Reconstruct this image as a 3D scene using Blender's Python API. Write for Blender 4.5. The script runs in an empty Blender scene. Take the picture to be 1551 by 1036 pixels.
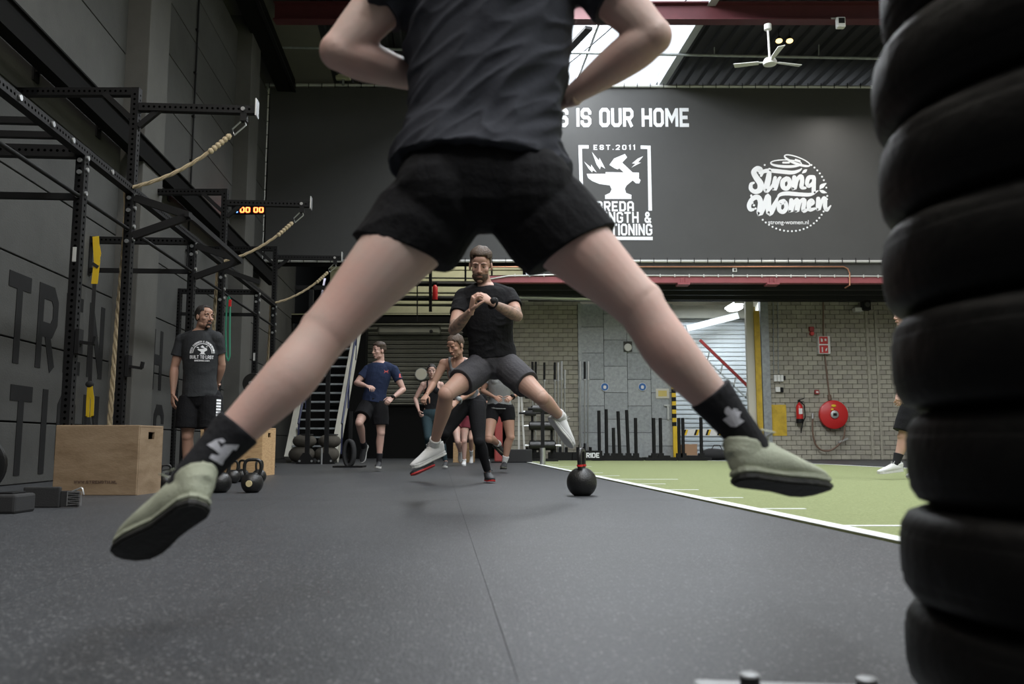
import bpy, bmesh, math, random
from mathutils import Vector, Matrix, noise, Euler
random.seed(7)
SC = bpy.context.scene
COL = SC.collection
# ------------------------------------------------------------------ camera, world, light, exposure
F, CX, CY, HC = 1300.0, 775.5, 518.0, 0.40
PIT = math.atan(154.0 / F)
SP, CP = math.sin(PIT), math.cos(PIT)
cd = bpy.data.cameras.new('camera'); cam = bpy.data.objects.new('camera', cd); COL.objects.link(cam)
cd.sensor_width = 36.0; cd.lens = F / 1551.0 * 36.0
cam.location = (0, 0, HC); cam.rotation_euler = (math.pi / 2 + PIT, 0, 0)
cd.dof.use_dof = True; cd.dof.focus_distance = 9.0; cd.dof.aperture_fstop = 3.6
cd.clip_start = 0.02
SC.camera = cam
w = bpy.data.worlds.new('World'); SC.world = w; w.use_nodes = True
w.node_tree.nodes['Background'].inputs[0].default_value = (0.85, 0.92, 1.0, 1)
w.node_tree.nodes['Background'].inputs[1].default_value = 1.5
SC.view_settings.view_transform = 'Standard'; SC.view_settings.look = 'None'
SC.view_settings.gamma = 1.0; SC.view_settings.use_curve_mapping = False
SC.view_settings.exposure = 0.08
def area(name, loc, sx, sy, power, col=(1, 1, 1), rot=(0, 0, 0)):
    l = bpy.data.lights.new(name, 'AREA'); l.shape = 'RECTANGLE'; l.size = sx; l.size_y = sy
    l.energy = power; l.color = col
    o = bpy.data.objects.new(name, l); COL.objects.link(o); o.location = loc; o.rotation_euler = rot
    return o
K = 0.084                                   # the hall runs along D, slightly left of the view axis
ANG = math.atan(K)
D = Vector((-K, 1, 0)).normalized()
N = Vector((1, K, 0)).normalized()
# daylight over the two rows of roof lights (outside, above the openings)
area('daylight_over_skylight', (1.66 - K * 8, 8.0, 9.7), 3.5, 27, 5200, (0.93, 0.97, 1.0), (0, 0, ANG))
area('daylight_over_far_skylight', (7.9, 3.0, 9.7), 3.0, 15, 2000, (0.93, 0.97, 1.0), (0, 0, ANG))
area('hall_lamp_left', (-2.2, 2.0, 8.2), 0.4, 9, 260, (1.0, 0.93, 0.82), (0, 0, ANG))
area('side_room_light', (6.3, 25.0, 4.6), 3.0, 1.2, 190, (0.86, 0.93, 1.0))
area('storage_light', (-1.4, 22.4, 6.4), 3.5, 0.3, 60, (1.0, 0.95, 0.75), (0.25, 0, 0))
area('stair_light', (-4.2, 20.5, 4.4), 1.5, 0.3, 18, (1.0, 0.95, 0.85))
area('hall_lamp_right', (7.6, 16.5, 8.1), 0.4, 5, 110, (1.0, 0.95, 0.88), (0, 0, ANG))
area('hall_lamp_rear', (0.2, -2.2, 7.6), 6, 0.5, 170, (1.0, 0.96, 0.92), (0.35, 0, 0))

# ------------------------------------------------------------------ helpers
def ray(px, py):
    u = (px - CX) / F; v = (CY - py) / F
    return Vector((u, CP - v * SP, SP + v * CP))
def P(px, py, Y):                            # photograph pixel at depth Y -> point in the hall
    r = ray(px, py); t = Y / r.y
    return Vector((r.x * t, Y, HC + r.z * t))
def G(px, py, z=0.0):                        # photograph pixel on the floor
    r = ray(px, py); t = (z - HC) / r.z
    return Vector((r.x * t, r.y * t, z))
def wallx(Y): return -4.8 - K * (Y - 8)
def rackx(Y): return -3.56 - 0.0727 * (Y - 6.89)
def turfx(Y): return 1.565 - K * (Y - 3.47)

def mat(name, col, rough=0.6, metal=0.0, var=0.0, vscale=6.0, bump=0.0, bscale=40.0, emit=0.0, spec=0.5, col2=None, stretch=None, sss=0.0, alpha=1.0):
    m = bpy.data.materials.new(name); m.use_nodes = True
    nt = m.node_tree; b = nt.nodes['Principled BSDF']
    b.inputs['Base Color'].default_value = (*col, 1); b.inputs['Roughness'].default_value = rough
    b.inputs['Metallic'].default_value = metal; b.inputs['Specular IOR Level'].default_value = spec
    if sss: 
        b.inputs['Subsurface Weight'].default_value = sss; b.inputs['Subsurface Radius'].default_value = (0.02, 0.008, 0.004)
    if alpha < 1: b.inputs['Alpha'].default_value = alpha
    tc = nt.nodes.new('ShaderNodeTexCoord'); mp = nt.nodes.new('ShaderNodeMapping')
    nt.links.new(tc.outputs['Object'], mp.inputs[0])
    if stretch: mp.inputs['Scale'].default_value = stretch
    if var > 0 or col2:
        n = nt.nodes.new('ShaderNodeTexNoise'); n.inputs['Scale'].default_value = vscale; n.inputs['Detail'].default_value = 5
        n.inputs['Roughness'].default_value = 0.65
        nt.links.new(mp.outputs[0], n.inputs['Vector'])
        mx = nt.nodes.new('ShaderNodeMix'); mx.data_type = 'RGBA'
        rp = nt.nodes.new('ShaderNodeMapRange'); rp.inputs[1].default_value = 0.3; rp.inputs[2].default_value = 0.7
        nt.links.new(n.outputs[0], rp.inputs[0]); nt.links.new(rp.outputs[0], mx.inputs[0])
        c2 = col2 if col2 else tuple(min(1, c * (1 + var)) for c in col)
        c1 = col if col2 else tuple(c * (1 - var) for c in col)
        mx.inputs[6].default_value = (*c1, 1); mx.inputs[7].default_value = (*c2, 1)
        nt.links.new(mx.outputs[2], b.inputs['Base Color'])
    if bump > 0:
        n2 = nt.nodes.new('ShaderNodeTexNoise'); n2.inputs['Scale'].default_value = bscale; n2.inputs['Detail'].default_value = 4
        nt.links.new(mp.outputs[0], n2.inputs['Vector'])
        bp = nt.nodes.new('ShaderNodeBump'); bp.inputs['Strength'].default_value = bump; bp.inputs['Distance'].default_value = 0.01
        nt.links.new(n2.outputs[0], bp.inputs['Height']); nt.links.new(bp.outputs[0], b.inputs['Normal'])
    if emit > 0:
        b.inputs['Emission Color'].default_value = (*col, 1); b.inputs['Emission Strength'].default_value = emit
    return m
def speckled(name, base, fleck, rough):
    m = mat(name, base, rough, var=0.16, vscale=1.3, bump=0.25, bscale=160, spec=0.42)
    nt = m.node_tree; b = nt.nodes['Principled BSDF']
    src = b.inputs['Base Color'].links[0].from_socket
    tc = nt.nodes.new('ShaderNodeTexCoord')
    for scale, rad, frac, amt in ((75, .34, .70, .75), (150, .40, .55, .5), (22, .10, .80, 1.0)):
        v = nt.nodes.new('ShaderNodeTexVoronoi'); v.inputs['Scale'].default_value = scale
        nt.links.new(tc.outputs['Object'], v.inputs['Vector'])
        lt = nt.nodes.new('ShaderNodeMapRange'); lt.inputs[1].default_value = rad; lt.inputs[2].default_value = rad * .6
        nt.links.new(v.outputs['Distance'], lt.inputs[0])
        sc = nt.nodes.new('ShaderNodeSeparateColor'); nt.links.new(v.outputs['Color'], sc.inputs[0])
        gt = nt.nodes.new('ShaderNodeMath'); gt.operation = 'GREATER_THAN'; gt.inputs[1].default_value = frac; nt.links.new(sc.outputs[0], gt.inputs[0])
        mu = nt.nodes.new('ShaderNodeMath'); mu.operation = 'MULTIPLY'; nt.links.new(lt.outputs[0], mu.inputs[0]); nt.links.new(gt.outputs[0], mu.inputs[1])
        m2 = nt.nodes.new('ShaderNodeMath'); m2.operation = 'MULTIPLY'; m2.inputs[1].default_value = amt; nt.links.new(mu.outputs[0], m2.inputs[0])
        mx = nt.nodes.new('ShaderNodeMix'); mx.data_type = 'RGBA'
        nt.links.new(m2.outputs[0], mx.inputs[0]); nt.links.new(src, mx.inputs[6]); mx.inputs[7].default_value = (*fleck, 1)
        src = mx.outputs[2]
    nt.links.new(src, b.inputs['Base Color'])
    return m

M = {}
M['rubber'] = speckled('rubber_floor', (0.036, 0.038, 0.042), (0.20, 0.205, 0.21), 0.46)
M['turf'] = mat('turf', (0.225, 0.265, 0.115), 0.9, col2=(0.35, 0.385, 0.20), vscale=70, bump=1.0, bscale=300, spec=0.2)
M['paint'] = mat('floor_paint', (0.62, 0.64, 0.62), 0.8, var=0.12, vscale=30, spec=0.2)
M['conc_dark'] = mat('grey_painted_concrete', (0.062, 0.062, 0.059), 0.75, var=0.16, vscale=1.6, bump=0.25, bscale=60)
M['conc_joint'] = mat('dark_joint', (0.012, 0.012, 0.012), 0.9)
M['conc_text'] = mat('black_wall_lettering', (0.013, 0.013, 0.0135), 0.85, var=0.1, spec=0.25)
M['pilaster'] = mat('pilaster_concrete', (0.085, 0.083, 0.076), 0.75, var=0.1, vscale=2, bump=0.2)
M['black_metal'] = mat('black_powder_coat', (0.0065, 0.0065, 0.007), 0.6, var=0.1, spec=0.25)
M['hole'] = mat('hole_black', (0.001, 0.001, 0.001), 1.0, spec=0)
M['bolt'] = mat('zinc_bolt', (0.75, 0.76, 0.77), 0.3, 0.9)
M['steel'] = mat('brushed_steel', (0.55, 0.56, 0.57), 0.35, 0.9, var=0.1)
M['white_tube'] = mat('pale_grey_tube', (0.60, 0.60, 0.58), 0.35, 0.3)
M['banner'] = mat('banner_cloth', (0.060, 0.060, 0.060), 0.75, var=0.08, vscale=0.7)
M['print'] = mat('white_print', (0.80, 0.81, 0.84), 0.7)
M['brick'] = mat('sandlime_brick', (0.37, 0.35, 0.285), 0.9, var=0.14, vscale=4, bump=0.2, bscale=80)
M['brick2'] = mat('sandlime_brick_dark', (0.32, 0.30, 0.25), 0.9, var=0.14, vscale=4, bump=0.2, bscale=80)
M['mortar'] = mat('mortar', (0.20, 0.19, 0.16), 0.95)
M['galv'] = mat('galvanised_sheet', (0.30, 0.32, 0.33), 0.5, 0.25, var=0.22, vscale=11, spec=0.5)
M['galv2'] = mat('galvanised_sheet_light', (0.34, 0.36, 0.37), 0.5, 0.25, var=0.2, vscale=13)
M['cream'] = mat('cream_cladding', (0.42, 0.41, 0.28), 0.6, var=0.06)
M['cream_white'] = mat('cream_paint', (0.60, 0.58, 0.50), 0.6)
M['shutter_grey'] = mat('grey_shutter', (0.17, 0.17, 0.14), 0.55, 0.2, var=0.12, vscale=2)
M['shutter_blue'] = mat('pale_shutter', (0.52, 0.57, 0.60), 0.5, 0.1, var=0.05)
M['black_wall'] = mat('black_wall_paint', (0.008, 0.008, 0.008), 0.95, spec=0.1)
M['redbeam'] = mat('oxide_red_steel', (0.085, 0.018, 0.023), 0.55, var=0.1)
M['redbeam2'] = mat('dull_red_steel', (0.30, 0.075, 0.085), 0.55, var=0.1)
M['copper'] = mat('copper_pipe', (0.50, 0.24, 0.15), 0.4, 0.7)
M['roof_dark'] = mat('dark_roof_sheet', (0.011, 0.0115, 0.013), 0.6)
M['roof_board'] = mat('roof_board', (0.12, 0.115, 0.095), 0.85, var=0.08, vscale=1)
M['sky_frame'] = mat('skylight_frame', (0.36, 0.38, 0.40), 0.5)
M['plywood'] = mat('worn_plywood', (0.30, 0.215, 0.135), 0.7, col2=(0.19, 0.125, 0.07), vscale=4.5, bump=0.15, stretch=(1, 1, 3))
M['osb'] = mat('osb_board', (0.42, 0.25, 0.12), 0.7, col2=(0.62, 0.42, 0.22), vscale=22, bump=0.2, stretch=(0.6, 0.6, 2.5))
M['rope'] = mat('hemp_rope', (0.47, 0.38, 0.25), 0.95, var=0.15, vscale=80, bump=0.4, bscale=300)
M['yellow'] = mat('yellow_strap', (0.75, 0.50, 0.02), 0.6)
M['yellow_dirty'] = mat('worn_yellow_paint', (0.55, 0.37, 0.03), 0.6, var=0.2, vscale=5)
M['green_band'] = mat('green_latex', (0.03, 0.22, 0.13), 0.5)
M['red'] = mat('signal_red', (0.55, 0.022, 0.022), 0.35)
M['red_dark'] = mat('dark_red', (0.30, 0.03, 0.03), 0.5)
M['white'] = mat('white_plastic', (0.75, 0.75, 0.73), 0.4)
M['blue'] = mat('sign_blue', (0.03, 0.14, 0.42), 0.4)
M['navy_steel'] = mat('navy_steel', (0.02, 0.025, 0.07), 0.5)
M['cast'] = mat('black_cast_iron', (0.012, 0.012, 0.012), 0.30, bump=0.35, bscale=120)
M['tyre'] = mat('tyre_rubber', (0.0026, 0.0026, 0.0028), 0.55, bump=0.3, bscale=30, spec=0.14)
M['card'] = mat('cardboard', (0.36, 0.22, 0.13), 0.9)
M['hose'] = mat('brown_hose', (0.16, 0.10, 0.07), 0.6)
M['led_red'] = mat('led_red', (1.0, 0.12, 0.03), 0.5, emit=7.0)
M['led_blue'] = mat('led_blue', (0.1, 0.3, 1.0), 0.5, emit=7.0)
M['lamp'] = mat('lamp_glow', (0.95, 0.98, 1.0), 0.5, emit=14.0)
M['lamp_warm'] = mat('warm_lamp_glow', (1.0, 0.72, 0.3), 0.5, emit=2.2)
M['pad'] = mat('red_vinyl', (0.30, 0.05, 0.045), 0.5)
M['webbing'] = mat('black_webbing', (0.02, 0.02, 0.021), 0.8, bump=0.2, bscale=200)
M['stitch'] = mat('grey_stitching', (0.22, 0.22, 0.22), 0.8)
M['alu'] = mat('dull_aluminium', (0.34, 0.35, 0.36), 0.5, 0.4)

class MB:
    def __init__(s): s.v = []; s.f = []; s.mi = []
    def add(s, vs, fs, mi=0):
        b = len(s.v); s.v += [Vector(p) for p in vs]; s.f += [tuple(b + i for i in f) for f in fs]; s.mi += [mi] * len(fs); return s
    def box(s, c, size, rz=0.0, mi=0, rot=None):
        R = rot if rot is not None else Matrix.Rotation(rz, 3, 'Z')
        c = Vector(c); h = [x / 2 for x in size]
        vs = [c + R @ Vector((sx * h[0], sy * h[1], sz * h[2])) for sx in (-1, 1) for sy in (-1, 1) for sz in (-1, 1)]
        return s.add(vs, [(0, 1, 3, 2), (4, 6, 7, 5), (0, 4, 5, 1), (2, 3, 7, 6), (0, 2, 6, 4), (1, 5, 7, 3)], mi)
    def bar(s, p0, p1, w, h, up=(0, 0, 1), mi=0):          # rectangular bar, h along up
        p0 = Vector(p0); p1 = Vector(p1); t = (p1 - p0).normalized(); up = Vector(up)
        a = t.cross(up)
        if a.length < 1e-4: a = t.cross(Vector((1, 0, 0)))
        a.normalize(); b = a.cross(t).normalized()
        vs = [p + a * (i * w / 2) + b * (j * h / 2) for p in (p0, p1) for i, j in ((-1, -1), (1, -1), (1, 1), (-1, 1))]
        return s.add(vs, [(3, 2, 1, 0), (4, 5, 6, 7), (0, 1, 5, 4), (1, 2, 6, 5), (2, 3, 7, 6), (3, 0, 4, 7)], mi)
    def tube(s, pts, r, n=10, mi=0, closed=False):
        pts = [Vector(p) for p in pts]; m = len(pts); rs = r if isinstance(r, (list, tuple)) else [r] * m
        ref = None; b = len(s.v)
        for i, p in enumerate(pts):
            if closed: t = (pts[(i + 1) % m] - pts[i - 1])
            else: t = pts[min(i + 1, m - 1)] - pts[max(i - 1, 0)]
            t.normalize()
            if ref is None: ref = Vector((0, 0, 1)) if abs(t.z) < 0.9 else Vector((1, 0, 0))
            a = t.cross(ref); a.normalize(); c = a.cross(t).normalized(); ref = c
            for k in range(n):
                q = 2 * math.pi * k / n
                s.v.append(p + a * (rs[i] * math.cos(q)) + c * (rs[i] * math.sin(q)))
        for i in range(m if closed else m - 1):
            j = (i + 1) % m
            for k in range(n):
                s.f.append((b + i * n + k, b + i * n + (k + 1) % n, b + j * n + (k + 1) % n, b + j * n + k)); s.mi.append(mi)
        if not closed:
            s.f.append(tuple(b + k for k in reversed(range(n)))); s.mi.append(mi)
            s.f.append(tuple(b + (m - 1) * n + k for k in range(n))); s.mi.append(mi)
        return s
    def cyl(s, p0, p1, r, n=16, mi=0, r2=None): return s.tube([p0, p1], [r, r if r2 is None else r2], n, mi)
    def lathe(s, c, prof, n=24, axis='Z', mi=0, R=None, closed=False):   # prof: (radius, height)
        b = len(s.v); c = Vector(c)
        for r, z in prof:
            for k in range(n):
                q = 2 * math.pi * k / n; x, y = r * math.cos(q), r * math.sin(q)
                p = Vector((x, y, z)) if axis == 'Z' else (Vector((x, -z, y)) if axis == 'Y' else Vector((z, x, y)))
                if R is not None: p = R @ p
                s.v.append(c + p)
        m = len(prof)
        for i in range(m if closed else m - 1):
            j = (i + 1) % m
            for k in range(n):
                s.f.append((b + i * n + k, b + i * n + (k + 1) % n, b + j * n + (k + 1) % n, b + j * n + k)); s.mi.append(mi)
        if not closed:
            s.f.append(tuple(b + k for k in reversed(range(n)))); s.mi.append(mi)
            s.f.append(tuple(b + (m - 1) * n + k for k in range(n))); s.mi.append(mi)
        return s
    def ell(s, c, r, R=None, n=16, m=10, mi=0):
        b = len(s.v); c = Vector(c)
        def q(x, y, z):
            p = Vector((x * r[0], y * r[1], z * r[2])); return c + (R @ p if R is not None else p)
        s.v.append(q(0, 0, -1))
        for i in range(1, m):
            t = -math.pi / 2 + math.pi * i / m
            for k in range(n):
                a = 2 * math.pi * k / n; s.v.append(q(math.cos(t) * math.cos(a), math.cos(t) * math.sin(a), math.sin(t)))
        s.v.append(q(0, 0, 1)); top = len(s.v) - 1
        for k in range(n):
            s.f.append((b, b + 1 + (k + 1) % n, b + 1 + k)); s.mi.append(mi)
            s.f.append((top, b + 1 + (m - 2) * n + k, b + 1 + (m - 2) * n + (k + 1) % n)); s.mi.append(mi)
        for i in range(m - 2):
            for k in range(n):
                s.f.append((b + 1 + i * n + k, b + 1 + i * n + (k + 1) % n, b + 1 + (i + 1) * n + (k + 1) % n, b + 1 + (i + 1) * n + k)); s.mi.append(mi)
        return s
    pc = 0
    def prism(s, poly, o, ux, uy, th, mi=0):               # 2D polygon in the plane (ux, uy) at o, thickness th along ux x uy
        if 0 < th < .0045: MB.pc = (MB.pc + 1) % 23; th += MB.pc * .00009
        o = Vector(o); ux = Vector(ux); uy = Vector(uy); nz = ux.cross(uy).normalized() * th; k = len(poly)
        vs = [o + ux * x + uy * y for x, y in poly]; vs += [v + nz for v in vs]
        fs = [tuple(reversed(range(k))), tuple(range(k, 2 * k))] + [(i, (i + 1) % k, k + (i + 1) % k, k + i) for i in range(k)]
        return s.add(vs, fs, mi)
    def loft(s, pts, rads, lat, endtan=None, n=20, sub=4, mi=0):
        """closed elliptical loft; rads (a along lat, b across); lat one vector or one per point"""
        pts = [Vector(p) for p in pts]; m = len(pts)
        lats = lat if isinstance(lat, list) else [lat] * m
        def cr(a, b, c, d, t): return 0.5 * ((2 * b) + (c - a) * t + (2 * a - 5 * b + 4 * c - d) * t * t + (3 * b - a - 3 * c + d) * t ** 3)
        PP = []; RR = []; LL = []
        for i in range(m - 1):
            i0, i3 = max(i - 1, 0), min(i + 2, m - 1)
            for j in range(sub):
                t = j / sub
                PP.append(cr(pts[i0], pts[i], pts[i + 1], pts[i3], t))
                RR.append(tuple(max(0.001, cr(rads[i0][q], rads[i][q], rads[i + 1][q], rads[i3][q], t)) for q in (0, 1)))
                LL.append(Vector(lats[i]).lerp(Vector(lats[i + 1]), t))
        PP.append(pts[-1]); RR.append(tuple(rads[-1][:2])); LL.append(Vector(lats[-1]))
        b = len(s.v); M_ = len(PP)
        for i in range(M_):
            t = (PP[min(i + 1, M_ - 1)] - PP[max(i - 1, 0)]).normalized()
            if endtan is not None and i >= M_ - sub:
                f = (i - (M_ - 1 - sub)) / sub; t = t.lerp(Vector(endtan).normalized(), f).normalized()
            a = LL[i] - t * LL[i].dot(t)
            if a.length < 1e-5: a = t.orthogonal()
            a.normalize(); c = t.cross(a)
            for k in range(n):
                q = 2 * math.pi * k / n
                s.v.append(PP[i] + a * (RR[i][0] * math.cos(q)) + c * (RR[i][1] * math.sin(q)))
        for i in range(M_ - 1):
            for k in range(n):
                s.f.append((b + i * n + k, b + i * n + (k + 1) % n, b + (i + 1) * n + (k + 1) % n, b + (i + 1) * n + k)); s.mi.append(mi)
        s.f.append(tuple(b + k for k in reversed(range(n)))); s.mi.append(mi)
        s.f.append(tuple(b + (M_ - 1) * n + k for k in range(n))); s.mi.append(mi)
        return s
    def mesh(s, name, mats, smooth=False):
        me = bpy.data.meshes.new(name); me.from_pydata([tuple(v) for v in s.v], [], s.f); 
        for m in (mats if isinstance(mats, (list, tuple)) else [mats]): me.materials.append(m)
        if any(s.mi): me.polygons.foreach_set('material_index', s.mi)
        if smooth:
            me.polygons.foreach_set('use_smooth', [True] * len(me.polygons))
            if smooth != 'all': me.set_sharp_from_angle(angle=math.radians(40))
        me.update(); return me
    def build(s, name, mats, parent=None, smooth=False, label=None, bevel=0.0):
        me = s.mesh(name, mats, smooth)
        if bevel:
            bm = bmesh.new(); bm.from_mesh(me)
            bmesh.ops.recalc_face_normals(bm, faces=bm.faces)
            es = [e for e in bm.edges if len(e.link_faces) == 2 and e.calc_face_angle(0) > 0.6]
            bmesh.ops.bevel(bm, geom=es, offset=bevel, segments=2, affect='EDGES', profile=0.5, clamp_overlap=True)
            bm.to_mesh(me); bm.free()
        return link(name, me, parent, label)
def link(name, me, parent=None, label=None, origin=True):
    o = bpy.data.objects.new(name, me); COL.objects.link(o)
    if parent is not None:
        o.parent = parent
        o.matrix_parent_inverse = WM[parent.name].inverted() if parent.name in WM else Matrix()
    if label: o['label'] = label
    return o
WM = {}
def tag(o, label=None, cat=None, group=None, kind=None):
    if label: o['label'] = label
    if cat: o['category'] = cat
    if group: o['group'] = group
    if kind: o['kind'] = kind
    return o
def thing(name, loc, label, cat, group=None, kind=None, rz=0.0):
    o = bpy.data.objects.new(name, None); COL.objects.link(o); o.location = loc; o.rotation_euler = (0, 0, rz)
    o.empty_display_size = 0.1
    WM[o.name] = Matrix.Translation(Vector(loc)) @ Matrix.Rotation(rz, 4, 'Z')
    return tag(o, label, cat, group, kind)
def copy_tree(root, loc, rz=0.0, label=None):
    r = root.copy(); COL.objects.link(r); r.location = loc; r.rotation_euler = (0, 0, rz)
    if label: r['label'] = label
    for ch in list(root.children):
        c = ch.copy(); COL.objects.link(c); c.parent = r; c.matrix_parent_inverse = ch.matrix_parent_inverse.copy()
        for g in ch.children:
            d = g.copy(); COL.objects.link(d); d.parent = c; d.matrix_parent_inverse = g.matrix_parent_inverse.copy()
    return r
def shared(name, me, parent, mtx):            # alike pieces share one mesh
    o = bpy.data.objects.new(name, me); COL.objects.link(o); o.parent = parent
    o.matrix_parent_inverse = WM[parent.name].inverted() if parent.name in WM else Matrix()
    o.matrix_local = mtx if False else mtx
    o.matrix_basis = mtx
    return o
def unit_box(name, m, bevel=0.0):
    mb = MB().box((0, 0, 0), (1, 1, 1)); return mb.mesh(name, m)

# block lettering (strokes on a 4 x 6 grid)
GL = {
 'O': (4, [[(.5, 1.2), (.5, 4.8), (1.2, 5.5), (2.8, 5.5), (3.5, 4.8), (3.5, 1.2), (2.8, .5), (1.2, .5), 'c']]),
 'T': (4, [[(0, 5.5), (4, 5.5)], [(2, 5.5), (2, 0)]]),
 'H': (4, [[(.5, 0), (.5, 6)], [(3.5, 0), (3.5, 6)], [(.5, 3), (3.5, 3)]]),
 'I': (1, [[(.5, 0), (.5, 6)]]),
 'S': (4, [[(3.5, 4.0), (3.5, 4.8), (2.8, 5.5), (1.2, 5.5), (.5, 4.8), (.5, 3.7), (1.2, 3), (2.8, 3), (3.5, 2.3), (3.5, 1.2), (2.8, .5), (1.2, .5), (.5, 1.2), (.5, 2)]]),
 'U': (4, [[(.5, 6), (.5, 1.2), (1.2, .5), (2.8, .5), (3.5, 1.2), (3.5, 6)]]),
 'R': (4, [[(.5, 0), (.5, 5.5), (2.8, 5.5), (3.5, 4.8), (3.5, 3.5), (2.8, 2.8), (.5, 2.8)], [(1.9, 2.8), (3.4, 0)]]),
 'M': (5, [[(.5, 0), (.5, 6)], [(4.5, 0), (4.5, 6)], [(.6, 5.6), (2.5, 2.2), (4.4, 5.6)]]),
 'E': (3.7, [[(3.6, 5.5), (.5, 5.5), (.5, .5), (3.6, .5)], [(.5, 3), (3.1, 3)]]),
 'B': (4, [[(.5, .5), (.5, 5.5), (2.8, 5.5), (3.4, 4.9), (3.4, 3.6), (2.8, 3), (.5, 3)], [(2.7, 3), (3.5, 2.3), (3.5, 1.2), (2.8, .5), (0, .5)]]),
 'D': (4, [[(.5, .5), (.5, 5.5), (2.7, 5.5), (3.5, 4.7), (3.5, 1.3), (2.7, .5), 'c']]),
 'A': (4, [[(.5, 0), (.5, 4.7), (1.3, 5.5), (2.7, 5.5), (3.5, 4.7), (3.5, 0)], [(.5, 2.3), (3.5, 2.3)]]),
 'N': (4, [[(.5, 0), (.5, 6)], [(.6, 5.4), (3.4, .6)], [(3.5, 0), (3.5, 6)]]),
 'G': (4, [[(3.5, 4.1), (3.5, 4.8), (2.8, 5.5), (1.2, 5.5), (.5, 4.8), (.5, 1.2), (1.2, .5), (2.8, .5), (3.5, 1.2), (3.5, 2.8), (2.1, 2.8)]]),
 'C': (4, [[(3.5, 4.1), (3.5, 4.8), (2.8, 5.5), (1.2, 5.5), (.5, 4.8), (.5, 1.2), (1.2, .5), (2.8, .5), (3.5, 1.2), (3.5, 1.9)]]),
 'L': (3.6, [[(.5, 6), (.5, .5), (3.6, .5)]]),
 'W': (5, [[(.5, 6), (1.4, .4), (2.5, 4.5), (3.6, .4), (4.5, 6)]]),
 'V': (4, [[(.4, 6), (2, .3), (3.6, 6)]]),
 'F': (3.6, [[(3.6, 5.5), (.5, 5.5), (.5, 0)], [(.5, 3), (3, 3)]]),
 'P': (4, [[(.5, 0), (.5, 5.5), (2.8, 5.5), (3.5, 4.8), (3.5, 3.4), (2.8, 2.7), (.5, 2.7)]]),
 '&': (4.4, [[(3.9, 0), (.9, 4.2), (.9, 4.9), (1.4, 5.5), (2.2, 5.5), (2.7, 4.9), (2.7, 4.2), (.5, 2.2), (.5, 1.2), (1.2, .5), (2.4, .5), (3.7, 2.6)]]),
 '.': (1, [[(.5, 0), (.5, 1)]]),
 '0': (4, [[(.5, 1.2), (.5, 4.8), (1.2, 5.5), (2.8, 5.5), (3.5, 4.8), (3.5, 1.2), (2.8, .5), (1.2, .5), 'c']]),
 '1': (2, [[(.3, 4.6), (1.4, 5.6), (1.4, 0)]]),
 '2': (4, [[(.5, 4.1), (.5, 4.8), (1.2, 5.5), (2.8, 5.5), (3.5, 4.8), (3.5, 3.6), (.6, .5), (3.7, .5)]]),
 ' ': (2.0, []),
}
def strip2d(pts, wd):
    closed = pts[-1] == 'c'
    if closed: pts = pts[:-1]
    n = len(pts); L = []; R_ = []
    for i in range(n):
        p = Vector(pts[i])
        a = Vector(pts[i - 1]) if (i > 0 or closed) else None
        b = Vector(pts[(i + 1) % n]) if (i < n - 1 or closed) else None
        d1 = (p - a).normalized() if a is not None else (b - p).normalized()
        d2 = (b - p).normalized() if b is not None else d1
        n1 = Vector((-d1.y, d1.x)); n2 = Vector((-d2.y, d2.x)); mi_ = (n1 + n2)
        if mi_.length < 1e-3: mi_ = n1
        mi_.normalize(); k = wd / 2 / max(0.35, mi_.dot(n1))
        L.append(p + mi_ * k); R_.append(p - mi_ * k)
    q = []
    for i in range(n if closed else n - 1):
        j = (i + 1) % n; q.append([R_[i], R_[j], L[j], L[i]])
    return q
def text_width(t, gap=0.75): return sum(GL[c][0] + gap for c in t) - gap
def text_mb(mb, t, o, ux, uy, height, width=None, gap=0.75, wd=1.05, th=0.004, mi=0):
    """o: lower left corner; ux, uy unit vectors"""
    sy = height / 6.0; sx = sy if width is None else width / text_width(t, gap)
    o = Vector(o); ux = Vector(ux); uy = Vector(uy); x = 0
    for c in t:
        gw, st = GL[c]
        for s_ in st:
            for q in strip2d(s_, wd):
                mb.prism([((x + p.x) * sx, p.y * sy) for p in q], o, ux, uy, th, mi)
        x += gw + gap
    return mb
def text_objs(par, name, m, t, o, ux, uy, height, width, gap=0.75, wd=1.05, th=0.004):
    sx = width / text_width(t, gap); x = 0; ux = Vector(ux)
    for c in t:
        if GL[c][1]:
            mb = MB(); text_mb(mb, c, Vector(o) + ux * (x * sx), ux, uy, height, GL[c][0] * sx, gap, wd, th); mb.build(name, m, par)
        x += GL[c][0] + gap
def smooth_line(pts, sub=6):
    out = []; m = len(pts)
    for i in range(m - 1):
        a, b, c, d = [Vector(pts[max(0, min(m - 1, i + k))]) for k in (-1, 0, 1, 2)]
        for j in range(sub):
            t = j / sub
            out.append(0.5 * ((2 * b) + (c - a) * t + (2 * a - 5 * b + 4 * c - d) * t * t + (3 * b - a - 3 * c + d) * t ** 3))
    out.append(Vector(pts[-1])); return out
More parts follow.
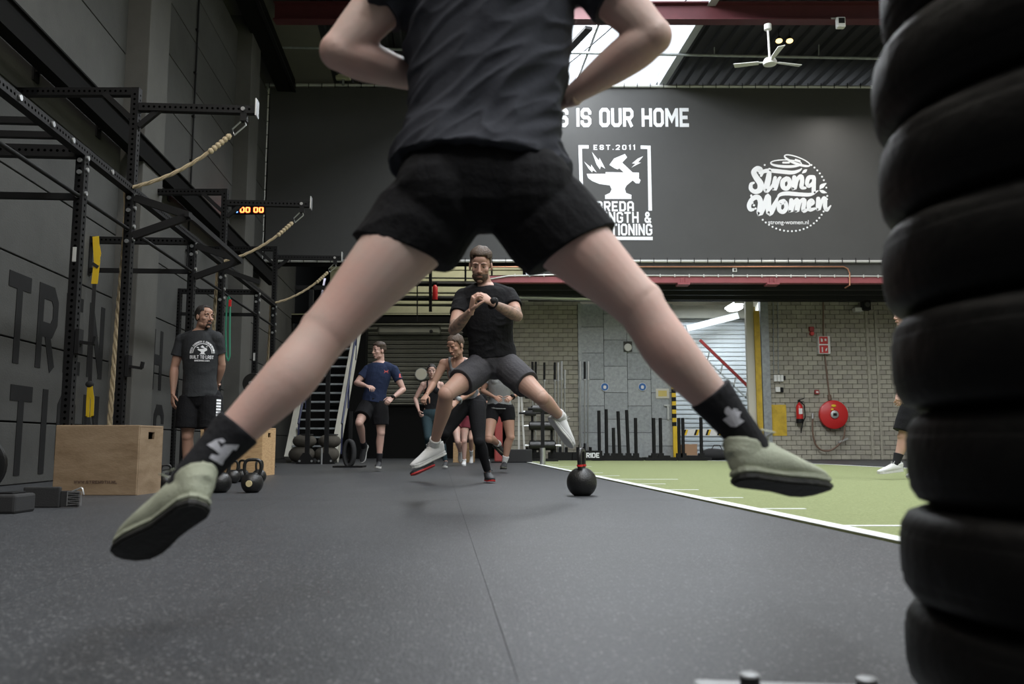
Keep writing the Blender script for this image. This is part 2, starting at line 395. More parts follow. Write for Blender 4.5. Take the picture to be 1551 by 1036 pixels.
def brush(mb, pts, o, ux, uy, sc, wd, th=0.004, sub=5):
    """round-ended brush stroke; pts (x, y[, width]) in drawing units, y down"""
    P3 = [(p[0], p[1], p[2] if len(p) > 2 else wd) for p in pts]
    L = smooth_line(P3, sub)
    poly_l = []; poly_r = []
    for i, p in enumerate(L):
        a = L[max(0, i - 1)]; b = L[min(len(L) - 1, i + 1)]; d = Vector((b.x - a.x, b.y - a.y))
        if d.length < 1e-6: d = Vector((1, 0))
        d.normalize(); nn = Vector((-d.y, d.x)) * max(0.5, p.z) / 2
        poly_l.append((p.x + nn.x, p.y + nn.y)); poly_r.append((p.x - nn.x, p.y - nn.y))
    for i in range(len(L) - 1):
        mb.prism([(q[0] * sc, -q[1] * sc) for q in (poly_r[i], poly_l[i], poly_l[i + 1], poly_r[i + 1])], o, ux, uy, th)
    for e in (L[0], L[-1]):
        dot(mb, e.x, e.y, max(0.5, e.z) / 2, o, ux, uy, sc, th)
def dot(mb, x, y, r, o, ux, uy, sc, th=0.004, n=12):
    mb.prism([((x + r * math.cos(2 * math.pi * k / n)) * sc, -(y - r * math.sin(2 * math.pi * k / n)) * sc) for k in range(n)], o, ux, uy, th)
# ================================================================== THE HALL
YB, YBR = 19.5, 22.0           # banner plane, brick wall plane
XR = 11.0
rotD = Matrix.Rotation(ANG, 4, 'Z')
def onD(x_at, Y): return x_at
# ---- floor
fl = MB().box((1.5, 11, -0.052), (22, 34, 0.10)).build('floor', M['rubber']); tag(fl, kind='structure')
xo = [-0.02, -1.27, -2.52, -3.77, -5.02]
def dline(x0, y0, Y): return x0 - K * (Y - y0)
mat_edges = [turfx(1.87) - 0.02, -0.02, -1.27, -2.52, -3.77, -5.3]
for i in range(len(mat_edges) - 1):
    xr, xl = mat_edges[i] - 0.0006, mat_edges[i + 1] + 0.0006
    for (y0, y1) in ((-3.5, 6.2), (6.203, 14.9), (14.903, 21.9)):
        pts = [(dline(xl, 1.87, y0), y0), (dline(xr, 1.87, y0), y0), (dline(xr, 1.87, y1), y1), (dline(xl, 1.87, y1), y1)]
        MB().prism(pts, (0, 0, -0.005), (1, 0, 0), (0, 1, 0), 0.0055).build('rubber_mat', M['rubber'], fl)
# ---- turf lane
tp = [(turfx(-3.5), -3.5), (10.9, -3.5), (10.9, 11.5)]
for q in ((1551, 716), (1345, 709), (1262, 704.5), (1110, 699), (1000, 696.5)):
    g = G(*q); tp.append((g.x, g.y))
tp += [(turfx(20.6), 20.6)]
tf = MB().prism(tp, (0, 0, -0.004), (1, 0, 0), (0, 1, 0), 0.012).build('turf_lane', M['turf'])
tag(tf, 'green artificial turf lane with white metre marks on the right of the black floor', 'turf')
b = MB(); yy = -3.5
pl = [(turfx(-3.5), -3.5), (turfx(-3.5) + 0.095, -3.5), (turfx(20.6) + 0.095, 20.6), (turfx(20.6), 20.6)]
MB().prism(pl, (0, 0, 0.008), (1, 0, 0), (0, 1, 0), 0.003).build('border_line', M['paint'], tf, label='long white border line of the turf')
for k in range(-3, 16):
    y = 4.19 + 1.08 * k; L = 0.72 if k % 5 == 0 else 0.3
    MB().box((turfx(y) + L / 2 + 0.03, y, 0.0095), (L + 0.06, 0.045, 0.003), 0).build('metre_mark', M['paint'], tf)
fe = [Vector((g.x, g.y, 0.011)) for g in [G(1551, 716), G(1345, 709), G(1262, 704.5), G(1110, 699), G(1000, 696.5)]]
b = MB()
for i in range(len(fe) - 1): b.bar(fe[i] - Vector((0, .07, 0)), fe[i + 1] - Vector((0, .07, 0)), 0.10, 0.003)
b.build('border_line', M['paint'], tf, label='white line along the far end of the turf')

# ---- left wall: panels between pilasters
wl = MB()
wl.prism([(wallx(-3.5) - 0.16, -3.5), (wallx(-3.5) - 0.4, -3.5), (wallx(24) - 0.4, 24), (wallx(24) - 0.16, 24)][::-1], (0, 0, 0), (1, 0, 0), (0, 1, 0), 9.4)
wall_l = wl.build('wall_left', M['conc_joint']); tag(wall_l, kind='structure')
PILS = [(-0.9, -0.1), (4.9, 5.7), (10.66, 11.44), (16.4, 17.2)]
bays = [(-3.5, -0.9), (-0.1, 4.9), (5.7, 10.66), (11.44, 16.4), (17.2, 24)]
zs = [0.0, 0.61] + [0.61 + 0.803 * k for k in range(1, 11)]
mats_p = [M['conc_dark']]
for v in (0.92, 1.08):
    mats_p.append(mat('grey_painted_concrete', tuple(c * v for c in (0.062, 0.062, 0.059)), 0.75, var=0.16, vscale=1.6, bump=0.25, bscale=60))
for bi, (y0, y1) in enumerate(bays):
    for zi in range(len(zs) - 1):
        z0, z1 = zs[zi] + 0.008, zs[zi + 1] - 0.008
        c = Vector((wallx((y0 + y1) / 2) - 0.075, (y0 + y1) / 2, (z0 + z1) / 2))
        MB().box(c, (0.15, (y1 - y0) - 0.01, z1 - z0), ANG).build('wall_panel', mats_p[(bi * 7 + zi * 5) % 3], wall_l, bevel=0.006)
for (y0, y1) in PILS:
    MB().box((wallx((y0 + y1) / 2) + 0.06, (y0 + y1) / 2, 4.6), (0.46, y1 - y0, 9.4), ANG).build('pilaster', M['pilaster'], wall_l, bevel=0.01)
# faded lettering painted on the wall: STRENGTH / (CONDI)TIONING
b = MB()
def wl_text(ch, Y, zb, h=0.875, wdt=0.45):
    if ch == 'I': wdt = 0.115
    o = Vector((wallx(Y) + 0.002, Y, zb)); b = MB(); text_mb(b, ch, o, D, (0, 0, 1), h, wdt, th=0.003); b.build('painted_letter', M['conc_text'], wall_l)
for ch, Y in (('S', 7.42), ('T', 8.07), ('R', 8.70), ('E', 9.35), ('N', 9.98), ('T', 11.58), ('H', 12.22)): wl_text(ch, Y, 1.175)
for ch, Y in (('I', 7.85), ('T', 8.24), ('I', 8.92), ('O', 9.28), ('N', 9.95), ('I', 11.46), ('N', 11.78), ('G', 12.42)): wl_text(ch, Y, 0.09)
# the strips face the room: D x Z = N
b = MB(); yv = 13.6
b.cyl((wallx(yv) + 0.03, yv, 3.2), (wallx(yv) + 0.03, yv, 9.1), 0.016, 8)
for k in range(8): b.box((wallx(yv) + 0.02, yv, 3.5 + k * 0.75), (0.05, 0.06, 0.03), ANG)
tag(b.build('conduit_pipe', M['black_metal']), 'thin dark conduit running up the left grey wall', 'pipe')

# ---- long dark service beam on the left wall, with brackets
sb = thing('service_beam', (wallx(8) + 0.32, 8, 4.0), 'long black steel beam bracketed high along the left wall', 'beam')
def beam_line(Y): return Vector((wallx(Y) + 0.25, Y, 4.14))
MB().bar(beam_line(-3), beam_line(19.4), 0.14, 0.27).build('beam', M['black_wall'], sb)
MB().bar(beam_line(-3) + Vector((0, 0, .13)), beam_line(19.4) + Vector((0, 0, .13)), 0.2, 0.02).build('flange', M['black_wall'], sb)
for Y in (3.2, 5.8, 8.3, 9.9, 12.6, 15.2, 18.0):
    q = MB().bar(beam_line(Y) + N * 0.02 + Vector((0, 0, 0.02)), Vector((wallx(Y), Y, 4.16)), 0.06, 0.07).box((wallx(Y) + 0.01, Y, 4.16), (0.02, 0.12, 0.26), ANG)
    q.build('bracket', M['black_metal'], sb)

# ---- other enclosing walls
tag(MB().box((XR + 0.1, 9.2, 4.6), (0.2, 26, 9.4)).build('wall_right', M['brick2']), kind='structure')
tag(MB().box((2.4, -3.6, 4.6), (17.2, 0.2, 9.4)).build('wall_front', M['conc_dark']), kind='structure')
# ---- upper back wall with the stretched banner
wb = MB().box((2.55, YB + 0.25, 6.6), (16.8, 0.3, 4.1)).box((2.55, YB + 2.6, 9.0), (16.8, 0.2, 1.2)).build('wall_back', M['black_wall']); tag(wb, kind='structure')
bn = thing('wall_banner', P(870, 393, YB), 'huge dark grey banner with white lettering and two white logos on the back wall', 'banner')
zt, zb_ = P(800, 133, YB).z, P(800, 394, YB).z
xl, xr = P(404, 300, YB).x, P(1500, 300, YB).x
MB().box(((xl + xr) / 2, YB, (zt + zb_) / 2), (xr - xl, 0.03, zt - zb_)).build('cloth', M['banner'], bn)
yf = YB - 0.06
for (p0, p1) in (((xl - .1, yf, zt + 0.05), (xr, yf, zt - 0.02)), ((xl - .1, yf, zb_ - 0.03), (xr, yf, zb_ - 0.05)), ((xl - .06, yf, zb_ - 0.04), (xl - .04, yf, zt + 0.05))):
    MB().cyl(p0, p1, 0.035, 10).build('frame_tube', M['white_tube'], bn, True)
b = MB()
x = xl
while x < xr:
    for z in (zt + 0.02, zb_ - 0.02):
        b.bar((x, yf - 0.04, z + 0.05), (x, yf - 0.04, z - 0.07), 0.014, 0.014, (0, 1, 0))
    x += 0.31
z = zb_
while z < zt:
    b.bar((xl - 0.1, yf - 0.03, z), (xl + 0.03, yf - 0.03, z), 0.014, 0.014); z += 0.33
o = b.build('lacing', M['black_metal'], bn, label='elastic lacing round the banner frame'); o['kind'] = 'stuff'
X1, Z1 = (1, 0, 0), (0, 0, 1)
ypr = YB - 0.016
def bt(mb, t, x0, x1, ytop, ybot, gap=0.75, wd=1.15):
    p0 = P(x0, ybot, ypr); p1 = P(x1, ybot, ypr); pt = P(x0, ytop, ypr)
    text_mb(mb, t, p0, X1, Z1, pt.z - p0.z, p1.x - p0.x, gap, wd, 0.004)
# words face -Y: X x Z = -Y
p0_, p1_, p2_ = P(803, 192, ypr), P(1044, 192, ypr), P(803, 164, ypr)
text_objs(bn, 'letter', M['print'], 'THIS IS OUR HOME', p0_, X1, Z1, p2_.z - p0_.z, p1_.x - p0_.x, .7, 1.15)
b = MB()
bt(b, 'EST.2011', 899, 962, 219.5, 227, 2.2, 1.1)
bt(b, 'BREDA', 903, 960, 305, 320, 0.9); bt(b, 'STRENGTH &', 876, 987, 321, 337.5, 0.9, 1.1); bt(b, 'CONDITIONING', 876, 988, 339, 356.5, 0.7, 1.1)
C3 = lambda x, y: (820 + x / 2.727, y / 2.727)
def poly3(mb, pts):
    o = P(930, 290, ypr); s = (P(931, 290, ypr) - o).length
    sx = 1.0
    v = [P(*C3(x, y), ypr) for x, y in pts]
    mb.prism([((q.x - o.x), (q.z - o.z)) for q in v][::-1], o, X1, Z1, 0.004)
poly3(b, [(153, 600), (195, 600), (195, 614), (167, 614), (172, 765), (157, 745)])
poly3(b, [(410, 601), (451, 602), (457, 870), (442, 870), (438, 616), (410, 615)])
poly3(b, [(150, 977), (460, 978), (460, 992), (150, 991)])
poly3(b, [(187, 718), (265, 718), (265, 711), (403, 713), (403, 735), (378, 745), (352, 766), (345, 780), (350, 797), (372, 805), (372, 822), (263, 822), (263, 806), (283, 797), (290, 782), (283, 766), (240, 760), (210, 748), (193, 735)])
poly3(b, [(281, 681), (300, 655), (345, 636), (354, 650), (336, 669), (328, 690), (315, 700), (302, 695)])
poly3(b, [(318, 692), (334, 672), (410, 744), (404, 758), (390, 757)])
poly3(b, [(209, 628), (238, 664), (240, 652), (264, 697), (246, 686), (242, 700), (228, 680)])
poly3(b, [(177, 668), (205, 692), (206, 680), (228, 712), (212, 703), (210, 712), (196, 698)])
poly3(b, [(421, 645), (399, 671), (411, 672), (372, 692), (389, 676), (374, 675), (398, 655)])
b.build('logo', M['print'], bn, label='white anvil and hammer gym logo')
# Strong Women roundel, drawn in the units of a 1036 px enlargement (150 px wide)
b = MB(); o4 = P(1120, 220, ypr); s4 = (P(1270, 220, ypr).x - o4.x) / 1036
def st(pts, wd=46): brush(b, pts, o4, X1, Z1, s4, wd)
st([(205, 300, 30), (215, 262, 42), (178, 250, 50), (140, 290, 56), (165, 350, 62), (205, 415, 66), (195, 480, 60), (145, 500, 48), (105, 470, 44), (108, 420, 36), (135, 405, 24)])
st([(215, 330, 24), (240, 285, 40), (320, 275, 44), (430, 285, 44), (540, 295, 40), (610, 275, 26), (640, 252, 10)])
st([(305, 265, 40), (290, 360, 58), (262, 480, 60), (300, 470, 30), (345, 400, 22)])
st([(360, 350, 36), (345, 420, 44), (350, 470, 52), (395, 370, 34), (412, 350, 30)])
st([(480, 360, 50), (440, 390, 50), (440, 450, 50), (480, 465, 46), (510, 420, 46), (500, 365, 46), (470, 360, 30)])
st([(560, 345, 44), (552, 470, 50), (590, 370, 38), (630, 335, 46), (640, 380, 44), (632, 450, 44), (670, 460, 26)])
st([(760, 345, 44), (710, 350, 44), (690, 410, 42), (710, 440, 40), (755, 400, 34), (765, 350, 40), (755, 500, 44)])
st([(380, 570, 14), (400, 535, 34), (470, 518, 44), (600, 528, 42), (720, 530, 36), (800, 490, 12)])
st([(120, 690, 30), (90, 690, 40), (80, 640, 46), (120, 575, 50), (175, 560, 54), (200, 620, 56), (185, 735, 62), (240, 640, 52), (280, 545, 54), (280, 640, 58), (290, 730, 62), (345, 640, 50), (375, 570, 24)])
st([(440, 600, 46), (400, 620, 46), (390, 690, 46), (430, 715, 46), (465, 670, 44), (450, 610, 44), (400, 640, 24)])
st([(520, 590, 44), (510, 710, 48), (545, 620, 36), (585, 590, 44), (572, 710, 46), (610, 610, 36), (655, 590, 44), (640, 700, 44), (685, 690, 26)])
st([(700, 655, 24), (745, 620, 34), (730, 590, 36), (700, 620, 42), (705, 690, 44), (760, 680, 26)])
st([(800, 575, 44), (795, 690, 46), (835, 600, 34), (868, 570, 44), (868, 660, 44), (885, 695, 36), (925, 650, 14)])
st([(890, 410, 6), (845, 440, 44), (822, 470, 10)]); st([(890, 512, 6), (850, 500, 34), (818, 485, 8)]); st([(695, 262, 6), (672, 280, 34), (645, 300, 8)])
def ring(cx, cy, rx, ry, rot, wd, wd2):
    pts = []
    for k in range(25):
        a = 2 * math.pi * k / 24; x = rx * math.cos(a); y = ry * math.sin(a)
        pts.append((cx + x * math.cos(rot) - y * math.sin(rot), cy + x * math.sin(rot) + y * math.cos(rot), wd + (wd2 - wd) * max(0, math.sin(a))))
    brush(b, pts, o4, X1, Z1, s4, wd, sub=2)
ring(480, 195, 160, 36, 0.02, 12, 30); ring(598, 165, 140, 36, 0.37, 12, 28)
st([(450, 188, 20), (510, 188, 20)]); st([(580, 155, 16), (625, 170, 16)])
b.build('logo', M['print'], bn, label='round white logo reading Strong Women'); b = MB()
for a in [math.radians(q) for q in list(range(-52, -8, 6)) + list(range(28, 142, 6)) + [-142, -136, -128, 166, 172, 178, 3, 8]]:
    dot(b, 500 + 395 * math.cos(a), 525 + 395 * math.sin(a), 10, o4, X1, Z1, s4)
for q in ((130, 645), (145, 680), (105, 545)): dot(b, *q, 12, o4, X1, Z1, s4)
b.build('dotted_ring', M['print'], bn)['kind'] = 'stuff'
fc = bpy.data.curves.new('tmp', 'FONT'); fc.body = 'strong-women.nl'; fc.size = 0.155; fc.extrude = 0.001; fc.offset = 0.0015
fo = bpy.data.objects.new('tmp', fc); COL.objects.link(fo); bpy.context.view_layer.update()
me = bpy.data.meshes.new_from_object(fo.evaluated_get(bpy.context.evaluated_depsgraph_get())); bpy.data.objects.remove(fo)
wtx = max(v.co.x for v in me.vertices); tw = P(1225, 341, ypr).x - P(1163.5, 341, ypr).x
me.transform(Matrix.Translation(P(1163.5, 339.5, ypr - 0.002)) @ Matrix.Rotation(math.pi / 2, 4, 'X') @ Matrix.Diagonal((tw / wtx, tw / wtx, 1, 1)))
me.materials.clear(); me.materials.append(M['print']); link('lettering', me, bn, 'small white web address under the round logo')['kind'] = 'stuff'

# ---- mezzanine edge under the banner
dk = thing('mezzanine_edge', (3, YB, 4.3), 'dark steel mezzanine edge with dull red beam below the banner', 'beam')
zr = P(900, 424, YB + .1).z
MB().box((P(1080, 400, YB).x + 1.1, YB + 0.04, P(900, 408, YB).z), (P(1340, 400, YB).x - P(820, 400, YB).x + 2.5, 0.08, 0.34)).build('fascia', M['conc_dark'], dk)
MB().bar((P(735, 424, YB).x, YB + 0.1, zr), (10.95, YB + 0.1, zr - 0.02), 0.2, 0.15).build('red_beam', M['redbeam2'], dk)
for px in (1035, 1170):
    q = P(px, 432, YB); MB().box((q.x, YB + 0.05, zr - 0.12), (0.28, 0.3, 0.04)).box((q.x - .05, YB - .02, zr - 0.05), (0.03, 0.05, 0.14)).box((q.x + .05, YB - .02, zr - 0.05), (0.03, 0.05, 0.14)).build('bracket', M['redbeam2'], dk)
MB().box((5.1, (YB + YBR) / 2 - .02, 4.22), (11.6, YBR - YB - .1, 0.1)).build('deck', M['black_wall'], dk)
for Y in (YB + 0.6, YB + 1.3, YB + 2.0): MB().box((5.1, Y, 4.1), (11.6, 0.08, 0.16)).build('joist', M['roof_dark'], dk)
MB().bar((P(800, 452, 21.6).x, 21.7, P(1000, 452, 21.7).z), (10.9, 21.7, P(1000, 453, 21.7).z), 0.12, 0.14).build('lower_beam', M['roof_dark'], dk)
cp = MB().tube([(P(740, 405, YB).x, YB - 0.05, P(740, 405, YB).z), P(1278, 404, YB - .05), P(1284, 407, YB - .05), P(1287, 414, YB - .05), P(1287, 432, YB - .05), P(1280, 436, YB + .1)], 0.018, 8)
tag(cp.build('copper_pipe', M['copper'], None, True), 'thin copper pipe bending down at its right end below the banner', 'pipe')
b = MB().tube([P(735, 424, YB - .02), P(770, 418, YB - .02), P(850, 416, YB - .02), P(1000, 417.5, YB - .02), P(1345, 418.5, YB - .02)], 0.018, 8)
for px in range(780, 1340, 22):
    q = P(px, 417 + (px - 850) * .003, YB - .04); b.box(q, (0.02, 0.02, 0.07))
tag(b.build('cable_conduit', M['white_tube'], None, True), 'pale cable conduit running just above the dull red beam', 'pipe')
q = P(1112.5, 409, YB); e = thing('junction_box', q, 'small white junction box on dark fascia below the banner', 'box')
MB().box(q, (0.1, 0.06, 0.1)).build('housing', M['white'], e, bevel=0.01); MB().box(q - Vector((0, .035, 0)), (0.05, 0.01, 0.05)).build('cover', M['conc_dark'], e)
# silver duct at left underside
b = MB().cyl(P(778, 449.5, 21), P(897, 452, 21), 0.075, 14)
tag(b.build('steel_pipe', M['steel'], None, True), 'thick silver pipe under the mezzanine above the left bricks', 'pipe')

# ---- brick wall at the rear, two fields, every brick a piece
def brick_wall(name, x0, x1, z1, nmax=300):
    wallo = MB().box(((x0 + x1) / 2, YBR + 0.12, z1 / 2), (x1 - x0, 0.2, z1)).build(name, M['mortar']); tag(wallo, kind='structure')
    mb0 = MB().box((0, 0, 0), (0.238, 0.05, 0.108)); me1 = mb0.mesh('brick', M['brick']); me2 = mb0.mesh('brick', M['brick2'])
    items = []
    rows = int(z1 / 0.12)
    for r in range(rows):
        x = x0 + 0.125 - (0.125 if r % 2 else 0)
        while x < x1 - 0.05:
            a, c = max(x - .119, x0), min(x + .119, x1)
            if c - a > 0.05: items.append(((a + c) / 2, (c - a) / 0.238, r * 0.12 + 0.062))
            x += 0.25
    items.sort(key=lambda t: abs(t[2] - 1.6))
    rest = [MB(), MB()]
    for i, (x, sx, z) in enumerate(items):
        rnd = random.random(); y = YBR + random.uniform(-0.003, 0.003)
        if i < nmax:
            shared('brick', me1 if rnd < .6 else me2, wallo, Matrix.Translation((x, y, z)) @ Matrix.Diagonal((sx, 1, 1, 1)))
        else: rest[0 if rnd < .6 else 1].box((x, y, z), (0.238 * sx, 0.05, 0.108))
    for k in (0, 1):
        if rest[k].v:
            o = rest[k].build('bricks', M['brick' if k == 0 else 'brick2'], wallo); o['kind'] = 'stuff'
    return wallo
xa0, xa1 = P(772, 600, YBR).x, P(880, 600, YBR).x
brick_wall('wall_rear', xa0, xa1, 4.15)
xb0, xb1 = P(1166, 600, YBR).x, 10.98
brick_wall('wall_rear_right', xb0, xb1, 4.15)

# ---- galvanised sliding door
xd0, xd1 = P(880, 600, YBR).x, P(1022, 600, YBR).x
sd = thing('door_1', ((xd0 + xd1) / 2, YBR, 0), None, None, kind='structure')
MB().box(((xd0 + xd1) / 2, YBR + 0.06, 2.0), (xd1 - xd0, 0.06, 4.0)).build('door_leaf', M['conc_joint'], sd)
nc, nr = 4, 6; cw = (xd1 - xd0) / nc
for i in range(nc):
    off = 0.34 if i % 2 else 0
    zz = [0.01] + [0.68 * (k + 1) - off for k in range(0, 7)]
    zz = [z for z in zz if z < 4.0] + [4.0]
    for j in range(len(zz) - 1):
        MB().box((xd0 + cw * (i + .5), YBR + 0.02, (zz[j] + zz[j + 1]) / 2), (cw - 0.012, 0.03, zz[j + 1] - zz[j] - 0.012)).build('sheet_panel', M['galv' if (i * 3 + j) % 2 else 'galv2'], sd)
MB().box((xd0 - 0.02, YBR - 0.04, 2.0), (0.09, 0.09, 4.0)).build('door_jamb', M['galv2'], sd)
# handle
MB().box(P(1012, 625, YBR - .03), (0.05, 0.03, 0.35)).box(P(1010, 614, YBR - .04), (0.14, 0.03, 0.04)).build('door_handle', M['steel'], sd)
def disc_sign(px, py):
    q = P(px, py, YBR - .02); e = thing('safety_sign', q, None, 'sign')
    MB().lathe(q, [(0.105, 0), (0.105, 0.006)], 24, 'Y').build('sign_rim', M['white'], e)
    MB().lathe(q - Vector((0, 0.007, 0)), [(0.095, 0), (0.095, 0.003)], 24, 'Y').build('sign_face', M['blue'], e)
    MB().prism([(-.03, .03), (-.04, -.01), (-.025, -.05), (.025, -.05), (.04, -.01), (.03, .03), (0, .04)], q - Vector((0, .011, 0)), X1, Z1, 0.003).build('pictogram', M['white'], e)
    return e
tag(disc_sign(916, 586), 'round blue safety sign on the galvanised door, the left of two')
tag(disc_sign(973, 586), 'round blue safety sign on the galvanised door, the right of two')
q = P(951, 525, YBR - .02); e = thing('wall_plate', q, 'square dark plate with round white disc high on the galvanised door', 'sign')
MB().box(q, (0.22, 0.012, 0.27)).build('plate', M['conc_dark'], e); MB().lathe(q - Vector((0, .008, 0.02)), [(0.09, 0), (0.1, .01), (0.08, .02)], 20, 'Y').build('disc', M['white'], e)
q = P(1003.5, 596, YBR - .02); e = thing('notice', q, 'cream notice with yellow field pinned on the galvanised door', 'notice')
MB().box(q, (0.34, 0.006, 0.25)).build('sheet', M['cream_white'], e); MB().box(q - Vector((0, .005, 0)), (0.22, 0.004, 0.15)).build('field', mat('pale_yellow', (0.62, 0.50, 0.16), .7), e)
# hazard post at the door edge
q0, q1 = P(1022, 697, YBR - .12), P(1021, 575, YBR - .12)
hp = thing('hazard_post', (q0.x, YBR - .12, 0), 'yellow and black striped post at the right edge of galvanised door', 'post')
MB().box((q0.x + .02, YBR - .12, 0.42), (0.1, 0.08, 0.84)).build('post_foot', M['yellow'], hp)
nb = 12
for k in range(nb):
    z0 = 0.84 + k * 0.105; MB().box((q0.x + .01, YBR - .12, z0 + 0.0525), (0.1, 0.08, 0.105)).build('stripe', M['yellow' if k % 2 else 'black_metal'], hp)
# opening with side room behind
xo0, xo1 = P(1024, 600, YBR).x, P(1134, 600, YBR).x
YS = 27.0
for c_, s_, n_ in ((((xo0 + xo1) / 2, 27.4, 2.6), (6.5, 0.1, 5.2), 'wall_side_room_rear'), ((xo0 - 1.2, 24.8, 2.6), (0.1, 5.1, 5.2), 'wall_side_room_left'), ((xo1 + 1.4, 24.8, 2.6), (0.1, 5.1, 5.2), 'wall_side_room_right'), (((xo0 + xo1) / 2, 24.8, 5.25), (6.5, 5.3, 0.1), 'ceiling_side_room')):
    tag(MB().box(c_, s_).build(n_, M['cream_white']), kind='structure')
tag(MB().box((1.5, 28.6, -0.06), (22, 1.2, 0.1)).build('floor_side_room', M['conc_dark']), kind='structure')
sh = thing('roller_shutter', ((xo0 + xo1) / 2, YS, 0), 'pale blue grey roller shutter of the side room seen through the right opening', 'shutter')
zz = 0.05; xs0, xs1 = P(1015, 600, YS).x - .5, P(1140, 600, YS).x + .5
slat = MB().box((0, 0, 0), (xs1 - xs0, 0.03, 0.128)).box((0, -0.02, -0.02), (xs1 - xs0, 0.02, 0.06)).mesh('slat', M['shutter_blue'])
while zz < 4.3:
    shared('slat', slat, sh, Matrix.Translation(((xs0 + xs1) / 2, YS, zz + 0.07))); zz += 0.14
MB().box(((xs0 + xs1) / 2, YS - .2, 4.5), (xs1 - xs0, 0.5, 0.4)).build('shutter_box', M['shutter_grey'], sh)
q = P(1113, 467, 24.3); e = thing('strip_lamp', q, 'glowing white ceiling lamp in the side room seen through the opening', 'lamp')
MB().ell(q, (0.2, 0.5, 0.06)).build('tube', M['lamp'], e, True); MB().box(q + Vector((0, 0, .08)), (0.3, 1.1, 0.06)).build('housing', M['white'], e)
MB().cyl(q + Vector((0, 0, .1)), (q.x, q.y, 5.15), 0.015, 6).build('hanger', M['steel'], e)
e = thing('ceiling_beam', P(1080, 480, 25), 'pale sloping beam under the side room ceiling', 'beam')
MB().bar(P(1040, 498, 26.2), P(1118, 478, 26.2), 0.1, 0.2).build('beam', M['galv2'], e)
# stair rail, red
e = thing('stair_rail', P(1110, 560, 25), 'dark red sloping stair rail in the side room', 'railing')
MB().bar(P(1060, 515, 25), P(1140, 592, 25), 0.06, 0.08).build('handrail', M['red_dark'], e)
for px, py in ((1075, 530), (1095, 549), (1115, 568), (1133, 586)):
    MB().bar(P(px, py, 25), P(px - 4, py + 18, 25), 0.03, 0.03, (0, 1, 0)).build('baluster', M['steel'], e)
MB().bar(P(1060, 535, 25), P(1140, 612, 25), 0.03, 0.04).build('mid_rail', M['shutter_blue'], e)
# jambs right of the opening
MB_ = MB().box((P(1139, 600, YBR).x, YBR + .03, 2.05), (0.2, 0.14, 4.1)); jw = MB_.build('trim_1', M['cream_white']); tag(jw, kind='structure')
tag(MB().box((P(1150, 600, YBR - .1).x, YBR - .08, 1.9), (0.13, 0.12, 3.8)).box((P(1149, 600, YBR - .1).x - .05, YBR - .15, 2.4), (0.03, 0.03, 3.0)).build('guard_post', M['yellow_dirty']), 'worn yellow guard post between the opening and grey column', 'post')
tag(MB().box((P(1161, 600, YBR - .1).x, YBR - .06, 2.05), (0.2, 0.2, 4.1)).build('steel_column', M['galv']), 'grey steel column left of the right brick wall', 'column')
# barrier tape
bt_ = thing('barrier_plank', P(1070, 655, 21.7), 'white barrier plank with yellow and black stripes across the opening', 'barrier')
p0, p1 = P(1026, 655, 21.7), P(1130, 655, 21.7)
MB().bar(p0, p1, 0.02, 0.16).build('plank', M['white'], bt_)
for q_ in (p0 + Vector((.15, 0, 0)), p1 - Vector((.15, 0, 0))): MB().bar((q_.x, 21.74, 0), (q_.x, 21.74, q_.z), .05, .04, (0, 1, 0)).build('leg', M['galv'], bt_)
for k in range(6):
    x = p0.x + 0.12 + k * 0.29
    MB().prism([(0, -.07), (.05, -.07), (.1, .07), (.05, .07)], (x, 21.685, p0.z), X1, Z1, 0.003).build('stripe', M['black_metal'], bt_)
    MB().prism([(0, -.07), (.05, -.07), (.1, .07), (.05, .07)], (x + .05, 21.684, p0.z), X1, Z1, 0.003).build('stripe', M['yellow'], bt_)
# clutter behind it
q = P(1043, 680, 21.3)
e = thing('cardboard_box', (q.x, q.y, 0), 'brown cardboard box on the floor behind the sled poles', 'box')
MB().box((q.x, q.y, .19), (0.34, 0.3, 0.38), 0.1).build('carton', M['card'], e); MB().box((q.x + .04, q.y - .02, .385), (0.36, 0.14, 0.01), 0.12).build('flap', M['card'], e)
MB().box((q.x, q.y, .385), (0.05, 0.31, 0.012), 0.1).build('tape', M['cream'], e)
def bag(px, Y, L, h, lab):
    q = P(px, 690, Y); e = thing('duffel_bag', (q.x, Y, 0), lab, 'bag')
    mb = MB().loft([(q.x - L / 2, Y, h * .45), (q.x - L * .25, Y, h * .55), (q.x + L * .2, Y, h * .5), (q.x + L / 2, Y, h * .4)], [(h * .3, h * .3), (h * .5, h * .55), (h * .5, h * .5), (h * .3, h * .3)], Vector((0, 1, 0)), n=12)
    mb.build('bag_body', M['webbing'], e, True)
    MB().tube([(q.x - L * .2, Y - .05, h * .9), (q.x - L * .1, Y - .08, h * 1.4), (q.x + L * .1, Y - .08, h * 1.4), (q.x + L * .2, Y - .05, h * .9)], 0.012, 6).build('strap', M['webbing'], e)
bag(1085, 21.2, 0.7, 0.26, 'black bag on the floor beneath the barrier plank'); bag(1112, 21.5, 0.5, 0.2, 'smaller dark bag at the right below the barrier plank')

